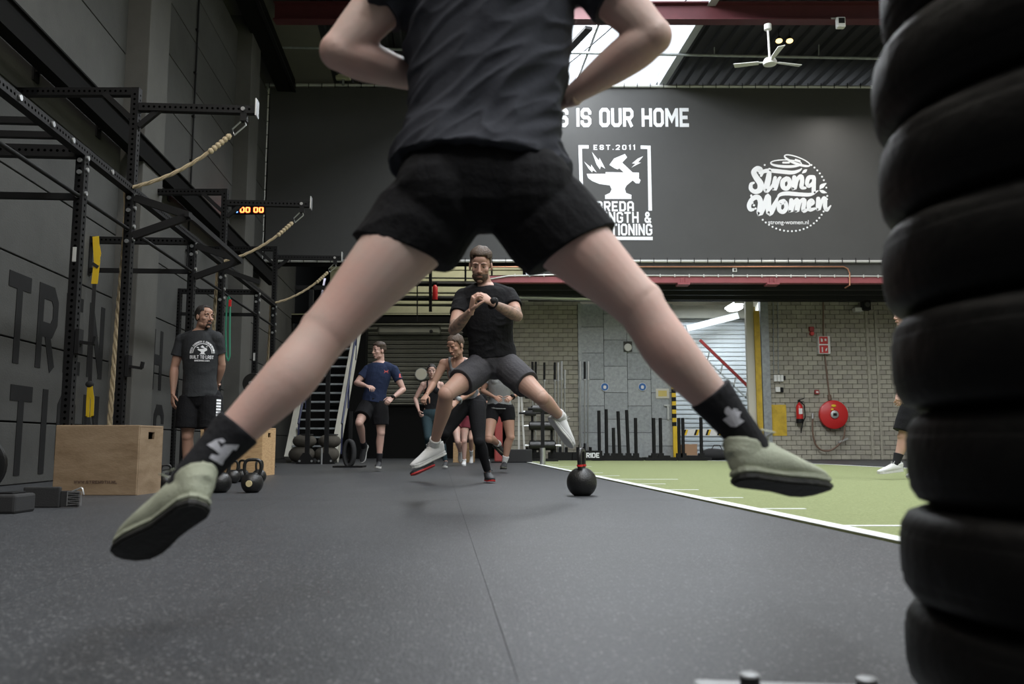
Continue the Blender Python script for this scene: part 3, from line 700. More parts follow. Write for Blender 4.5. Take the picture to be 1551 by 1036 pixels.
# ---- fire equipment on the right bricks
yq = YBR - 0.06
q = P(1211, 626, yq - .08); e = thing('fire_extinguisher', q, 'red fire extinguisher hanging on the brick wall beside the yellow patch', 'extinguisher')
MB().lathe(q, [(0.0, -.24), (.075, -.23), (.085, -.2), (.085, .16), (.06, .22), (.025, .25), (.025, .28)], 18).build('cylinder', M['red'], e, True)
MB().lathe(q, [(0.088, -.25), (.09, -.2), (.088, -.14)], 18).build('foot_ring', M['black_metal'], e, True)
MB().box(q + Vector((0, 0, .31)), (0.06, 0.05, 0.06)).bar(q + Vector((-.02, 0, .33)), q + Vector((.13, 0, .38)), .03, .02).bar(q + Vector((-.02, 0, .3)), q + Vector((.12, 0, .29)), .03, .015).build('valve_lever', M['black_metal'], e)
MB().tube([q + Vector((.03, -.02, .3)), q + Vector((.12, -.03, .2)), q + Vector((.13, -.03, -.1)), q + Vector((.05, -.05, -.25)), q + Vector((.0, -.05, -.5))], .014, 8).build('hose', M['black_metal'], e, True)
MB().box(q + Vector((0, -.087, .05)), (0.09, 0.01, 0.14)).build('data_plate', M['white'], e)
q = P(1262, 628, yq - .12); e = thing('hose_reel', q, 'large round red fire hose reel on the brick wall', 'hose reel')
MB().lathe(q, [(0.33, -.06), (.355, -.05), (.36, -.02), (.345, -.01), (.345, .01), (.36, .02), (.36, .05), (.34, .065), (.12, .085), (.11, .07)], 36, 'Y').build('drum', M['red'], e, True)
MB().lathe(q - Vector((0, .08, 0)), [(0.10, 0), (.10, .03), (.05, .04)], 20, 'Y').build('hub', M['steel'], e, True)
MB().box(q - Vector((0, .125, 0)), (0.09, .01, .07)).build('hub_plate', M['black_metal'], e)
MB().ell(q + Vector((-.01, -.09, .22)), (.06, .01, .035)).ell(q + Vector((-.05, -.09, .13)), (.04, .01, .025)).build('sticker', M['yellow'], e)
hs = [q + Vector((.28, 0, -.15)), q + Vector((.27, 0, -.45)), P(1275, 668, yq - .1), P(1262, 680, yq - .1), P(1248, 683, yq - .1), P(1236, 674, yq - .1), P(1231, 655, yq - .1), P(1231, 630, yq - .1)]
MB().tube([Vector(p) for p in smooth_line([tuple(p) for p in hs], 5)], .022, 8).build('hose', M['hose'], e, True)
MB().cyl(P(1231, 634, yq - .1), P(1231, 626, yq - .1), .03, 8).build('nozzle', M['steel'], e); MB().bar(P(1270, 670, yq - .1), P(1284, 664, yq - .1), .04, .04).build('valve', M['steel'], e)
b = MB().tube([P(1247, 455, yq), P(1247, 505, yq), P(1250, 545, yq), P(1256, 598, yq)], 0.02, 8); b.cyl(P(1256, 598, yq), P(1257, 606, yq), .05, 8)
tag(b.build('riser_pipe', M['hose'], None, True), 'thin brown supply pipe running down to the hose reel', 'pipe')
q = P(1247, 523, yq - .02); e = thing('fire_sign', q, 'red and white fire equipment sign above the hose reel', 'sign')
MB().box(q, (0.30, 0.16, 0.46)).build('sign_box', M['white'], e, bevel=0.008)
for dx, dz, wx, wz in ((-.02, .12, .22, .19), (-.02, -.11, .22, .2)):
    MB().box(q + Vector((dx, -.082, dz)), (wx, .006, wz)).build('panel', M['red'], e)
MB().prism([(0, 0), (.05, 0), (.05, .07), (.0, .1)], q + Vector((-.09, -.086, .08)), X1, Z1, .003).box(q + Vector((.03, -.087, .13)), (.05, .004, .06)).box(q + Vector((-.06, -.087, -.12)), (.03, .004, .13)).prism([(0, 0), (.03, .02), (.05, .1), (.0, .06)], q + Vector((.02, -.086, -.17)), X1, Z1, .003).build('pictogram', M['white'], e)
MB().box(q + Vector((.152, 0, .12)), (.004, .12, .18)).box(q + Vector((.152, 0, -.11)), (.004, .12, .2)).build('side_panel', M['red'], e)
q = P(1229, 502, yq); e = thing('alarm_sounder', q, 'small red alarm sounder above the fire sign', 'alarm')
MB().box(q + Vector((0, 0, .06)), (.12, .1, .12)).build('housing', M['red_dark'], e, bevel=.01); MB().lathe(q + Vector((0, -.02, -.06)), [(.05, -.06), (.06, 0), (.05, .05)], 14, 'Y').build('horn', M['red'], e)
q = P(1237, 594, yq); e = thing('call_point', q, 'small red square fire alarm call point on the brick wall', 'alarm')
MB().box(q, (.11, .08, .11)).build('housing', M['red_dark'], e, bevel=.01); MB().box(q - Vector((0, .042, 0)), (.06, .01, .04)).build('button', M['white'], e)
q = P(1179, 573, yq); e = thing('switch_box', q, 'row of white electrical switches near the grey column', 'switch')
for k in (-1, 0, 1): MB().box(q + Vector((k * .085, 0, 0)), (.075, .07, .17)).build('switch', M['white'], e, bevel=.008)
MB().box(q + Vector((.15, 0, .01)), (.05, .05, .1)).build('knob', M['black_metal'], e)
q = P(1179, 590, yq); e = thing('socket_box', q, 'white and grey power socket below the switch row', 'socket')
MB().box(q - Vector((.02, 0, 0)), (.12, .08, .13)).build('housing', M['white'], e, bevel=.01); MB().box(q + Vector((.08, 0, -.01)), (.07, .1, .12)).build('plug', M['black_metal'], e)
for i, px in enumerate((1171, 1178)):
    b = MB().cyl(P(px, 458, yq), P(px + 1, 566, yq), 0.012, 6)
    for k in range(5): b.box(P(px, 470 + k * 20, yq), (.04, .03, .02))
    tag(b.build('cable_conduit', M['galv']), ['left thin grey conduit dropping to the switch row', 'right thin grey conduit dropping to the switch row'][i], 'pipe')
x0, x1, z0, z1 = P(1168, 640, yq).x, P(1192, 640, yq).x, P(1180, 660, yq).z, P(1180, 613, yq).z
tag(MB().box(((x0 + x1) / 2, YBR - .033, (z0 + z1) / 2), (x1 - x0, .012, z1 - z0)).build('yellow_board', M['yellow_dirty']), 'yellow board fixed low on the bricks beside the grey column', 'board')
q = P(1303, 466, yq - .1); e = thing('wall_speaker', q, 'dark speaker with pale bracket high on the right brick wall', 'speaker')
MB().box(q + Vector((.1, -.1, .05)), (.2, .2, .28)).build('cabinet', M['black_metal'], e, bevel=.02); MB().box(q + Vector((-.07, 0, -.06)), (.2, .2, .1)).build('bracket', M['white'], e)
MB().lathe(q + Vector((.1, -.21, .05)), [(.07, 0), (.06, .01)], 14, 'Y').build('cone', M['conc_dark'], e)
for i, px in enumerate((1318, 1332)):
    tag(MB().box((P(px, 600, yq).x, yq + .02, 1.9), (.05, .04, 3.8)).build('cable_duct', M['brick']), ['pale vertical cable duct on the right bricks, farther from the tyres', 'pale vertical cable duct on the right bricks, nearer the tyres'][i], 'duct')

# ---- storage bay behind, left
YC = 24.0
tag(MB().box((P(540, 600, YC).x, YC + .5, 4.5), (9.5, .2, 9)).build('wall_storage', M['black_wall']), kind='structure')
tag(MB().box((xa0 + .02, 23.2, 2.0), (.16, 2.4, 4.1)).build('wall_storage_side', M['brick2']), kind='structure')
x0, x1 = P(552, 600, YC).x, P(792, 600, YC).x
e = thing('wall_cladding', ((x0 + x1) / 2, YC, 4), 'cream ribbed cladding high in the storage bay between the athletes legs', 'cladding')
z = P(700, 476, YC).z; k = 0; xc0 = P(500, 440, YC).x
rib = MB().box((0, 0, 0), (x1 - xc0, .06, .30)).box((0, -.03, .15), (x1 - xc0, .06, .03)).mesh('cladding_rib', M['cream'])
while z < 6.6:
    shared('cladding_rib', rib, e, Matrix.Translation(((xc0 + x1) / 2, YC, z + .16))); z += .325
e = thing('storage_beam', ((x0 + x1) / 2, YC - .4, 3.9), 'black steel beam above the grey shutter in the storage bay', 'beam')
MB().bar(P(400, 482, YC - .4), P(800, 482, YC - .4), .2, .26).build('beam', M['black_wall'], e); MB().bar(P(400, 476, YC - .5), P(800, 476, YC - .5), .05, .03).build('edge', M['cream'], e)
e = thing('roller_shutter', ((x0 + x1) / 2, YC, 1.5), 'dull grey ribbed roller shutter behind the jogging group', 'shutter')
sl = MB().box((0, 0, 0), (x1 - x0, .04, .10)).box((0, -.03, .02), (x1 - x0, .03, .05)).mesh('slat', M['shutter_grey'])
z = P(700, 616, YC).z
while z < P(700, 492, YC).z:
    shared('slat', sl, e, Matrix.Translation(((x0 + x1) / 2, YC, z + .06))); z += .125
e = thing('air_duct', P(620, 502, YC - .3), 'long pale duct with rounded ends above the grey shutter', 'duct')
MB().bar(P(572, 501, YC - .3), P(668, 501, YC - .3), .25, .25).build('duct', M['shutter_grey'], e, bevel=.07); MB().lathe(P(653, 502, YC - .45), [(.05, 0), (.05, .02)], 12, 'Y').build('cap', M['black_metal'], e)
tag(MB().box((P(620, 655, YC - .1).x, YC - .1, .73), (4.6, .12, 1.46)).box((P(620, 655, YC - .1).x, YC - .18, 1.46), (4.6, .1, .05)).build('black_partition', M['black_wall']), 'low matt black partition behind the joggers', 'partition')
tag(MB().box((P(542, 600, YC - 1).x, YC - 1, 2.1), (.42, .4, 4.2)).build('black_column', M['black_wall']), 'black column right of the stairs', 'column')
# railing on the upper level
e = thing('mezzanine_railing', P(680, 440, 22.6), 'black pipe railing in front of the cream cladding', 'railing')
for y_, r_ in ((421, .02), (430, .07), (444, .015), (452, .07), (463, .02)):
    MB().cyl(P(540, y_ - 1, 22.6), P(768, y_ + 1, 22.6), r_, 8).build('rail', M['black_metal'], e, True)
for px, y0, y1, w_ in ((652, 408, 472, .08), (705, 396, 426, .05), (632, 432, 487, .03), (560, 396, 470, .06), (745, 396, 470, .05)):
    MB().bar(P(px, y0, 22.5), P(px, y1, 22.5), w_, w_, (0, 1, 0)).build('baluster', M['black_metal'], e)
q = P(659, 443, 22.3); e = thing('fire_extinguisher', q, 'tiny red fire extinguisher on the upper railing in the storage bay', 'extinguisher')
MB().lathe(q, [(0.0, -.2), (.07, -.19), (.07, .14), (.03, .2)], 12).build('cylinder', M['red'], e, True); MB().box(q + Vector((0, 0, .24)), (.1, .04, .06)).build('valve', M['black_metal'], e)
q = P(638, 567, 23.9); e = thing('round_mirror', q, 'round pale disc hanging on grey shutter left of the leaning woman', 'mirror')
MB().lathe(q, [(.165, 0), (.165, .03), (.15, .04)], 28, 'Y').build('disc', M['cream_white'], e); MB().lathe(q, [(.175, -.01), (.175, .03), (.165, .035)], 28, 'Y').build('rim', M['galv'], e)
tag(MB().box((P(735, 485, 23).x, 23, P(735, 485, 23).z), (1.2, .4, .9)).build('black_housing', M['black_wall']), 'black box housing beneath the upper railing', 'housing')

# ---- stairs at the left rear
YS0 = 18.4
e = thing('staircase', P(490, 695, YS0), 'open tread staircase with cream stringers behind the rig', 'stairs')
def sp(t, px0, py0, px1, py1): return P(px0 + (px1 - px0) * t, py0 + (py1 - py0) * t, YS0 + 2.2 * t)
MB().bar(sp(0, 436, 697, 482, 470), sp(1.0, 436, 697, 482, 470), .10, .3, (0, 1, 0)).build('stringer', M['cream_white'], e)
MB().bar(sp(0, 506, 697, 547, 470), sp(1.0, 506, 697, 547, 470), .13, .3, (0, 1, 0)).build('stringer', M['cream_white'], e)
for k in range(17):
    t = (k + .6) / 17; a_, c_ = sp(t, 437, 697, 482, 470), sp(t, 504, 697, 546, 470); c_.z = a_.z
    MB().bar(a_, c_, .24, .035).build('tread', M['galv'], e)
for x0_, x1_ in ((452, 492), (518, 552)):
    pts = [sp(t, x0_, 694 - 52, x1_, 470 - 48) for t in (0, .25, .5, .75, 1)]
    MB().tube(pts, .025, 8).build('handrail', M['navy_steel'], e, True)
    for t in (0.02, .33, .66): MB().bar(sp(t, x0_ - 2, 692, x1_ - 2, 470), sp(t, x0_, 642, x1_, 422), .03, .03, (0, 1, 0)).build('baluster', M['navy_steel'], e)
for i, (px, Y, w_, lab) in enumerate(((457, 17.9, .50, 'pale sack of gear on the floor under the stairs at left'), (495, 18.0, .48, 'pale sack of gear on the floor under the stairs at right'))):
    q = P(px, 690, Y); e = thing('gear_sack', (q.x, Y, 0), lab, 'bag')
    MB().ell((q.x, Y, .18), (w_ * .55, .25, .18), n=16).ell((q.x + .05, Y, .45), (w_ * .5, .22, .15), n=12).build('sack', mat('sack_cloth', (.07, .062, .05), .9, var=.2, bump=.5, bscale=8), e, True)
    MB().tube([(q.x + .1 + .12 * math.cos(a), Y + .12 * math.sin(a) - .02, .585) for a in [k * math.pi / 5 for k in range(11)]], .015, 6).build('tie', M['webbing'], e)

# ================================================================== ROOF
ZR = 8.97
def roof_strip(x0, x1, m, name, z=ZR, corr=False, y0=-3.6, y1=24.6):
    """strip running along D, x given at Y = 19.5"""
    b = MB(); f = lambda x, Y: x - K * (Y - 19.5)
    if not corr:
        b.prism([(f(x0, y0), y0), (f(x1, y0), y0), (f(x1, y1), y1), (f(x0, y1), y1)], (0, 0, z), X1, (0, 1, 0), .08)
    else:
        x = x0; up = False; prof = []
        while x < x1:
            prof += [(x, 0.0), (x + .13, 0.0), (x + .17, .07), (x + .27, .07)]; x += .31
        n = len(prof); vs = []
        for Y in (y0, y1): vs += [(f(px, Y), Y, z + pz) for px, pz in prof]
        b.add(vs, [(i, i + 1, n + i + 1, n + i) for i in range(n - 1)])
        b.prism([(f(x0, y0), y0), (f(x1 + .3, y0), y0), (f(x1 + .3, y1), y1), (f(x0, y1), y1)], (0, 0, z + .1), X1, (0, 1, 0), .05)
    o = b.build(name, m); tag(o, kind='structure'); return o
roof_strip(-6.6, -4.24, M['roof_board'], 'ceiling')
roof_strip(-4.24, -0.25, M['roof_dark'], 'ceiling_left', corr=True)
roof_strip(3.56, 13.0, M['roof_dark'], 'ceiling_right', corr=True, y0=11.5)
roof_strip(3.56, 6.4, M['roof_dark'], 'ceiling_right', corr=True, y0=-3.6, y1=11.5)
roof_strip(9.5, 13.0, M['roof_dark'], 'ceiling_right', corr=True, y0=-3.6, y1=11.5)
sk = thing('window_1', (1.6, 15, ZR), None, None, kind='structure')
f19 = lambda x, Y: x - K * (Y - 19.5)
for x in (-.25, 3.56):
    MB().bar((f19(x, -3.5), -3.5, ZR + .02), (f19(x, 19.6), 19.6, ZR + .02), .16, .30).build('skylight_kerb', M['sky_frame'], sk)
for x in (1.6,):
    MB().bar((f19(x, -3.5), -3.5, ZR + .15), (f19(x, 21), 21, ZR + .15), .05, .06).build('glazing_bar', M['sky_frame'], sk)
Yk = -3
while Yk < 20:
    MB().bar((f19(-.25, Yk), Yk, ZR + .16), (f19(3.56, Yk), Yk, ZR + .16), .04, .05).build('glazing_bar', M['sky_frame'], sk)
    Yk += 4.65
b = MB()   # wires and seams of the glazing
for k in range(3):
    pts = [(f19(.3 + k * .9 + t * 1.2, 19 - t * 3.5), 19 - t * 3.5, ZR + .12 - .06 * math.sin(t * math.pi)) for t in (0, .25, .5, .75, 1)]
    MB().tube(pts, .012, 6).build('cable', M['black_metal'], sk, True)
q0, q1 = P(858, 78, 17.6), P(892, 42, 16.6)
MB().bar(q0, q1, .16, .06).build('opener_arm', M['black_metal'], sk)
# roof steel
e = thing('roof_girder', (0, 15.8, 8.1), 'dark red steel girder spanning under the roof in front of the banner', 'girder')
a_, c_ = P(440, 12, 15.8), P(1345, 28, 15.8)
MB().box(((a_.x + c_.x) / 2 + 1, 15.8, (a_.z + c_.z) / 2), ((c_.x - a_.x) + 2.6, .03, .34), 0).build('web', M['redbeam'], e)
for dz in (-.17, .17): MB().box(((a_.x + c_.x) / 2 + 1, 15.8, (a_.z + c_.z) / 2 + dz), ((c_.x - a_.x) + 2.6, .24, .025), 0).build('flange', M['redbeam'], e)
for i, Y in enumerate((9.0, 3.0)):
    e = thing('roof_girder', (1, Y, 8.2), ['dark red roof girder nearer the camera, above the picture', 'dark red roof girder nearest the camera, above the picture'][i], 'girder')
    MB().box((1.8, Y, 8.25), (14, .03, .34)).build('web', M['redbeam'], e)
    for dz in (-.17, .17): MB().box((1.8, Y, 8.25 + dz), (14, .24, .025)).build('flange', M['redbeam'], e)
b = MB().cyl(P(372, 70.5, 17.8), P(1345, 89, 17.8), .03, 10)
for px in (560, 700, 880, 1082, 1240): b.bar(P(px, 76 + (px - 560) * .012, 17.8), P(px, 76 + (px - 560) * .012 - 20, 17.8), .02, .02, (0, 1, 0))
tag(b.build('tension_rod', M['galv'], None, True), 'thin pale rod running across the hall below the roof', 'rod')
e = thing('edge_beam', (-4.7, 17, 8.2), 'black edge beam where the left wall meets the roof', 'beam')
MB().bar((wallx(-3) + .45, -3, 8.75), (wallx(19.3) + .45, 19.3, 8.75), .4, .3).build('beam', M['black_wall'], e); MB().bar((wallx(-3) + .65, -3, 8.6), (wallx(19.3) + .65, 19.3, 8.6), .06, .04).build('lip', M['black_metal'], e)
q = P(520, 117, 19.3); e = thing('roof_fitting', q, 'small pale fitting above the banner left of the big athlete', 'fitting')
MB().box(q, (.35, .15, .12)).build('housing', M['cream'], e, bevel=.02); MB().cyl(q, q - Vector((0, 0, .2)), .03, 8).build('stem', M['galv'], e)
# ceiling fan
fq = P(1166, 94, 15.4); e = thing('ceiling_fan', fq, 'white three blade ceiling fan hanging on a rod from the girder', 'fan')
MB().cyl(fq + Vector((0, 0, .05)), P(1163, 42, 15.4), .02, 10).build('rod', M['white'], e, True)
MB().lathe(P(1163, 42, 15.4), [(.03, -.06), (.07, -.04), (.07, .06), (.02, .08)], 14).build('canopy', M['white'], e, True)
MB().lathe(fq, [(.05, -.07), (.12, -.05), (.13, .0), (.10, .06), (.04, .09)], 20).build('motor_housing', M['white'], e, True)
for ang in (math.radians(15), math.radians(165), math.radians(272)):
    d_ = Vector((math.cos(ang), math.sin(ang), 0)); 
    bl = MB().bar(fq + d_ * .12, fq + d_ * .22 + Vector((0, 0, .01)), .05, .012)
    bl.prism([(0.2, -.05), (.64, -.065), (.66, .06), (.2, .045)], fq, d_, Vector((-d_.y, d_.x, 0.18)), .012)
    bl.build('blade', M['white'], e)
for i, px in enumerate((1180, 1196)):
    q = P(px, 62, 17); e = thing('spot_lamp', q, ['small warm lamp near the roof, left of the pair beside the fan', 'small warm lamp near the roof, right of the pair beside the fan'][i], 'lamp')
    MB().ell(q, (.07, .07, .045)).build('bulb', M['lamp_warm'], e, True); MB().cyl(q, (q.x, q.y, ZR + .02), .008, 6).build('cord', M['black_metal'], e); MB().lathe(q + Vector((0, 0, .03)), [(.07, 0), (.03, .06)], 10).build('shade', M['black_metal'], e)
q = P(1273, 35, 15.3); e = thing('flood_light', q, 'small white floodlight clamped on the red roof girder', 'lamp')
MB().box(q, (.16, .12, .2)).build('housing', M['white'], e, bevel=.02); MB().bar(q + Vector((0, .0, .1)), q + Vector((0, .4, .3)), .05, .03).build('bracket', M['white'], e); MB().box(q - Vector((0, .065, -.02)), (.11, .01, .1)).build('glass', M['black_metal'], e)
# ================================================================== RIG
rig = thing('training_rig', (rackx(7), 7.0, 0), 'tall black perforated steel pull-up rig along the left wall', 'rig')
RD = Vector((-0.0727, 1, 0)).normalized(); RN = Vector((1, 0.0727, 0)).normalized(); RA = math.atan(0.0727)
S = 0.075
def rp(Y, z, out=0.0): return Vector((rackx(Y), Y, z)) + RN * out
def holes(mb, p0, p1, nrm, step=0.05, r=0.0125):
    d = p1 - p0; n = int(d.length / step); d.normalize(); nrm = Vector(nrm).normalized(); t = d.cross(nrm).normalized()
    for k in range(1, n):
        c = p0 + d * (k * step) + nrm * (S / 2 + .0012)
        mb.add([c + (d * math.cos(a) + t * math.sin(a)) * r for a in [math.pi * q / 3 for q in range(6)]], [(0, 1, 2, 3, 4, 5)], 1)
BM_ = [M['black_metal'], M['hole']]
def rbeam(name, p0, p1, up=(0, 0, 1), hl=(), w=S, h=S):
    mb = MB().bar(p0, p1, w, h, up)
    for nrm in hl: holes(mb, Vector(p0), Vector(p1), nrm)
    return mb.build(name, BM_, rig)
FACE = [(0, -1, 0), tuple(RN)]
near = [6.89, 7.98]; posts = [(4.9, False), (6.89, False), (7.98, True), (9.98, False), (11.3, True), (13.4, False), (14.7, True)]
for Y, tall in posts:
    zt_ = 3.82 if tall else 2.84
    rbeam('upright', rp(Y, 0), rp(Y, zt_), (0, 1, 0), FACE)
    MB().box(rp(Y, .008), (.22, .2, .012), RA).build('foot_plate', M['black_metal'], rig)
    if tall:
        zo = 3.63
        rbeam('rope_arm', rp(Y, zo, S / 2), rp(Y, zo, 1.14), (0, 0, 1), [(0, -1, 0)])
        MB().box(rp(Y, zo + .02, 1.15), (.012, .12, .17), RA).build('end_plate', M['steel'], rig)
        MB().bar(rp(Y, zo - .19, S / 2), rp(Y, zo - .02, .22), .05, .05).build('gusset', M['black_metal'], rig)
        rbeam('wall_arm', rp(Y, 3.78, -S / 2), Vector((wallx(Y) + .02, Y - .0, 3.78)), (0, 0, 1), [(0, -1, 0)])
        MB().bar(rp(Y, 3.52, -S / 2), rp(Y, 3.76, -.30), .05, .05).build('gusset', M['black_metal'], rig)
        MB().box(rp(Y, zo - .07, 1.03), (.06, .07, .09), RA).build('rope_eye', M['black_metal'], rig)
        for oz, oo in ((zo, 1.03), ): MB().lathe(rp(Y, oz, oo) - Vector((0, S / 2 + .004, 0)), [(.02, 0), (.02, .012)], 12, 'Y').build('bolt', M['bolt'], rig)
    # cross bars to the wall
    if Y in (9.98, 13.4, 4.9, 6.89):
        wo = -1.2 if Y != 6.89 else -1.2
        if Y != 6.89: rbeam('crossmember', rp(Y, 2.78, -S / 2), rp(Y, 2.78, wo), (0, 0, 1), [(0, -1, 0)])
        rbeam('crossmember', rp(Y, 2.42, -S / 2), rp(Y, 2.42, wo), (0, 0, 1), [], .05, .05)
        if Y == 13.4: rbeam('upright', rp(Y, 0, wo), rp(Y, 2.82, wo), (0, 1, 0), FACE)
        else: rbeam('hanger_post', rp(Y, 2.36, wo), rp(Y, 2.82, wo), (0, 1, 0), [(0, -1, 0)])
    for z in ((2.72, 2.62, 2.42) if not tall else (2.72, 2.6, 2.42, 2.3)):
        for nv in (Vector((0, -1, 0)), RN):
            R_ = Matrix.Rotation(-math.pi / 2 if nv is not RN else 0, 3, 'Z')
            c_ = rp(Y, z + (.03 if nv is RN else 0)) + nv * (S / 2)
            MB().cyl(c_, c_ + nv * .014, .02, 10).build('bolt', M['bolt'], rig)
# ladder-like extra bars at the near left corner
for z in (3.05, 2.96): pass
for Y, z in ((6.2, 2.8), (6.5, 2.8), (5.6, 2.8)):
    rbeam('crossmember', rp(Y, z, -S / 2), rp(Y, z, -1.2), (0, 0, 1), [], .05, .05)
rbeam('crossmember', rp(6.89, 2.8, -S / 2), rp(6.89, 2.8, -1.2), (0, 0, 1), [(0, -1, 0)], .075, .1)
rbeam('side_beam', rp(-1.5, 2.8), rp(14.74, 2.8), (0, 0, 1), [tuple(RN)])
for k, Y in enumerate((5.2, 5.75, 6.25, 6.6, 7.4)):
    c_ = rp(Y, 2.8, S / 2); MB().cyl(c_, c_ + RN * .014, .022, 10).build('bolt', M['bolt'], rig)
MB().cyl(rp(-1.5, 2.42), rp(14.7, 2.42), .018, 10).build('pull_up_bar', M['black_metal'], rig, True)
# flying bar: brackets at the posts at 8 m and 10 m
for Y in (7.98, 9.98):
    MB().bar(rp(Y, 2.73, S / 2), rp(Y, 2.565, .56), .05, .07).build('strut', M['black_metal'], rig)
    MB().bar(rp(Y, 2.36, S / 2), rp(Y, 2.565, .56), .05, .07).build('strut', M['black_metal'], rig)
MB().bar(rp(7.9, 2.565, .55), rp(10.05, 2.565, .55), .04, .05).build('flying_bar', M['black_metal'], rig)
MB().bar(rp(11.3, 2.70, S / 2), rp(11.3, 2.55, .5), .05, .06).build('strut', M['black_metal'], rig)
# name plates and hooks
for Y, z in ((6.89, 1.93), (9.98, 1.6), (13.4, 1.75)):
    MB().box(rp(Y, z) - Vector((0, S / 2 + .003, 0)), (.03, .004, .12)).build('name_plate', M['white_tube'], rig)
for Y, z in ((6.89, 1.22), (7.98, 1.12)):
    p_ = rp(Y, z, S / 2)
    MB().box(p_ + RN * .02, (.03, .09, .2), RA).bar(p_, p_ + RN * .14 + Vector((0, 0, -.02)), .05, .025).bar(p_ + RN * .14 + Vector((0, 0, -.02)), p_ + RN * .15 + Vector((0, 0, .04)), .05, .02).build('bar_hook', M['black_metal'], rig)
# far rig behind the big leg, two posts with foot plates
fr = thing('training_rig', P(480, 696, 17.2), 'second black rig frame standing in front of the stairs', 'rig')
for px in (465, 494):
    p_ = P(px, 690, 17.2); MB().bar((p_.x, 17.2, 0), (p_.x, 17.2, 3.6), .08, .08, (0, 1, 0)).build('upright', M['black_metal'], fr)
    MB().prism([(-.2, 0), (.2, 0), (.06, .22), (-.06, .22)], (p_.x, 17.12, 0), X1, Z1, .02).build('foot_plate', M['black_metal'], fr)
    for dx in (-.12, 0.12): MB().cyl((p_.x + dx, 17.1, .06), (p_.x + dx, 17.08, .06), .022, 8).build('bolt', M['bolt'], fr)
p_ = P(480, 690, 17.2); MB().bar((P(440, 690, 17.2).x, 17.2, 3.55), (P(575, 690, 17.2).x, 17.2, 3.55), .08, .08).build('beam', M['black_metal'], fr)
MB().cyl((P(488, 690, 17).x, 16.95, .0), (P(488, 690, 17).x, 16.95, .32), .02, 8).build('short_post', M['steel'], fr)

# ---- climbing ropes
def twisted(pts, r, strands=3, turns_per_m=9, n=6):
    pts = [Vector(p) for p in smooth_line([tuple(p) for p in pts], 14)]
    mb = MB(); L = 0; segs = []
    for i, p in enumerate(pts):
        if i: L += (p - pts[i - 1]).length
        t = (pts[min(i + 1, len(pts) - 1)] - pts[max(i - 1, 0)]).normalized()
        segs.append((p, t, L))
    # resample finely
    out = []; step = 0.018; target = 0; 
    for i in range(len(segs) - 1):
        p0, t0, l0 = segs[i]; p1, t1, l1 = segs[i + 1]
        while target <= l1 and l1 > l0:
            f = (target - l0) / (l1 - l0); out.append((p0.lerp(p1, f), t0.lerp(t1, f).normalized(), target)); target += step
    for s_ in range(strands):
        path = []
        for p, t, l in out:
            a = t.cross(Vector((0, 1, 0))); 
            if a.length < .1: a = t.cross(Vector((1, 0, 0)))
            a.normalize(); c = a.cross(t); q = 2 * math.pi * (l * turns_per_m / 3 * 1.0 + s_ / strands)
            path.append(p + (a * math.cos(q) + c * math.sin(q)) * r * .5)
        mb.tube(path, r * .56, n)
    return mb
def rope(Y, pend, hang, zend, lab, sag=.12):
    e = thing('climbing_rope', rp(Y, 0, .1), lab, 'rope')
    p0 = rp(Y, 3.48, 1.03); p1 = rp(Y, 2.80, -.02) + Vector((0, -.06, 0))
    m_ = [p0 + Vector((-.12, -.01, -.1))]
    for t in (.25, .5, .75): m_.append(p0.lerp(p1, t) + Vector((0, -.03, -sag * 4 * t * (1 - t))))
    m_.append(p1)
    twisted(m_, .019).build('rope', M['rope'], e, True)
    # down-hanging run
    q0 = hang
    twisted([p1 + Vector((-.03, .05, .0)), q0 + Vector((0, 0, .0)), Vector((q0.x - .03, q0.y, (q0.z + zend) / 2)), Vector((q0.x - .05, q0.y, zend))], .024).build('rope', M['rope'], e, True, label='rope length hanging straight down')
    MB().tube([p0 + Vector((0, 0, .07)), p0 + Vector((.02, 0, 0)), p0 + Vector((-.09, 0, -.1)), p0 + Vector((-.11, 0, -.04)), p0 + Vector((0, 0, .07))], .008, 6).build('carabiner', M['steel'], e, True)
    d_ = (m_[1] - m_[0]).normalized()
    wr = MB()
    for k in range(6): wr.ell(m_[0] + d_ * (.03 + k * .045), (.030, .030, .030), n=8, m=6)
    wr.build('splice', M['rope'], e, True)
rope(7.98, None, rp(8.0, 2.5, -.09) + Vector((0, .1, 0)), 0.50, 'hemp climbing rope draped from the nearest rig arm, hanging behind the plywood box')
rope(11.3, None, rp(11.3, 2.5, -.1) + Vector((0, .1, 0)), 0.5, 'hemp climbing rope draped from the middle rig arm')
rope(14.7, None, rp(14.7, 2.5, -.08) + Vector((0, .1, 0)), 0.5, 'hemp climbing rope draped from the farthest rig arm')

# ---- suspension trainer, yellow
e = thing('suspension_trainer', P(141, 400, 9.8), 'yellow and black suspension trainer strap hanging from the wall side bar', 'strap')
Yt = 9.86
def strap(pts, w_, m, name, th=.004):
    mb = MB()
    for i in range(len(pts) - 1): mb.bar(pts[i], pts[i + 1], w_, th, (0, 1, 0))
    mb.build(name, m, e)
strap([P(145, 358, Yt), P(147, 395, Yt), P(143, 430, Yt)], .075, M['yellow'], 'strap')
strap([P(149, 372, Yt + .02), P(151, 385, Yt + .02), P(145, 402, Yt + .02)], .035, M['yellow'], 'strap')
strap([P(143, 430, Yt), P(139, 500, Yt), P(136, 582, Yt)], .045, M['webbing'], 'webbing')
strap([P(146, 400, Yt), P(143, 404, Yt)], .085, M['webbing'], 'buckle', .02)
MB().ell(P(136, 582, Yt), (.05, .03, .04)).build('ring_block', M['webbing'], e, True)
for dx in (-2.5, 4): strap([P(136 + dx * .4, 585, Yt - .01), P(136 + dx, 605, Yt), P(135 + dx, 632, Yt)], .04, M['yellow'], 'strap')
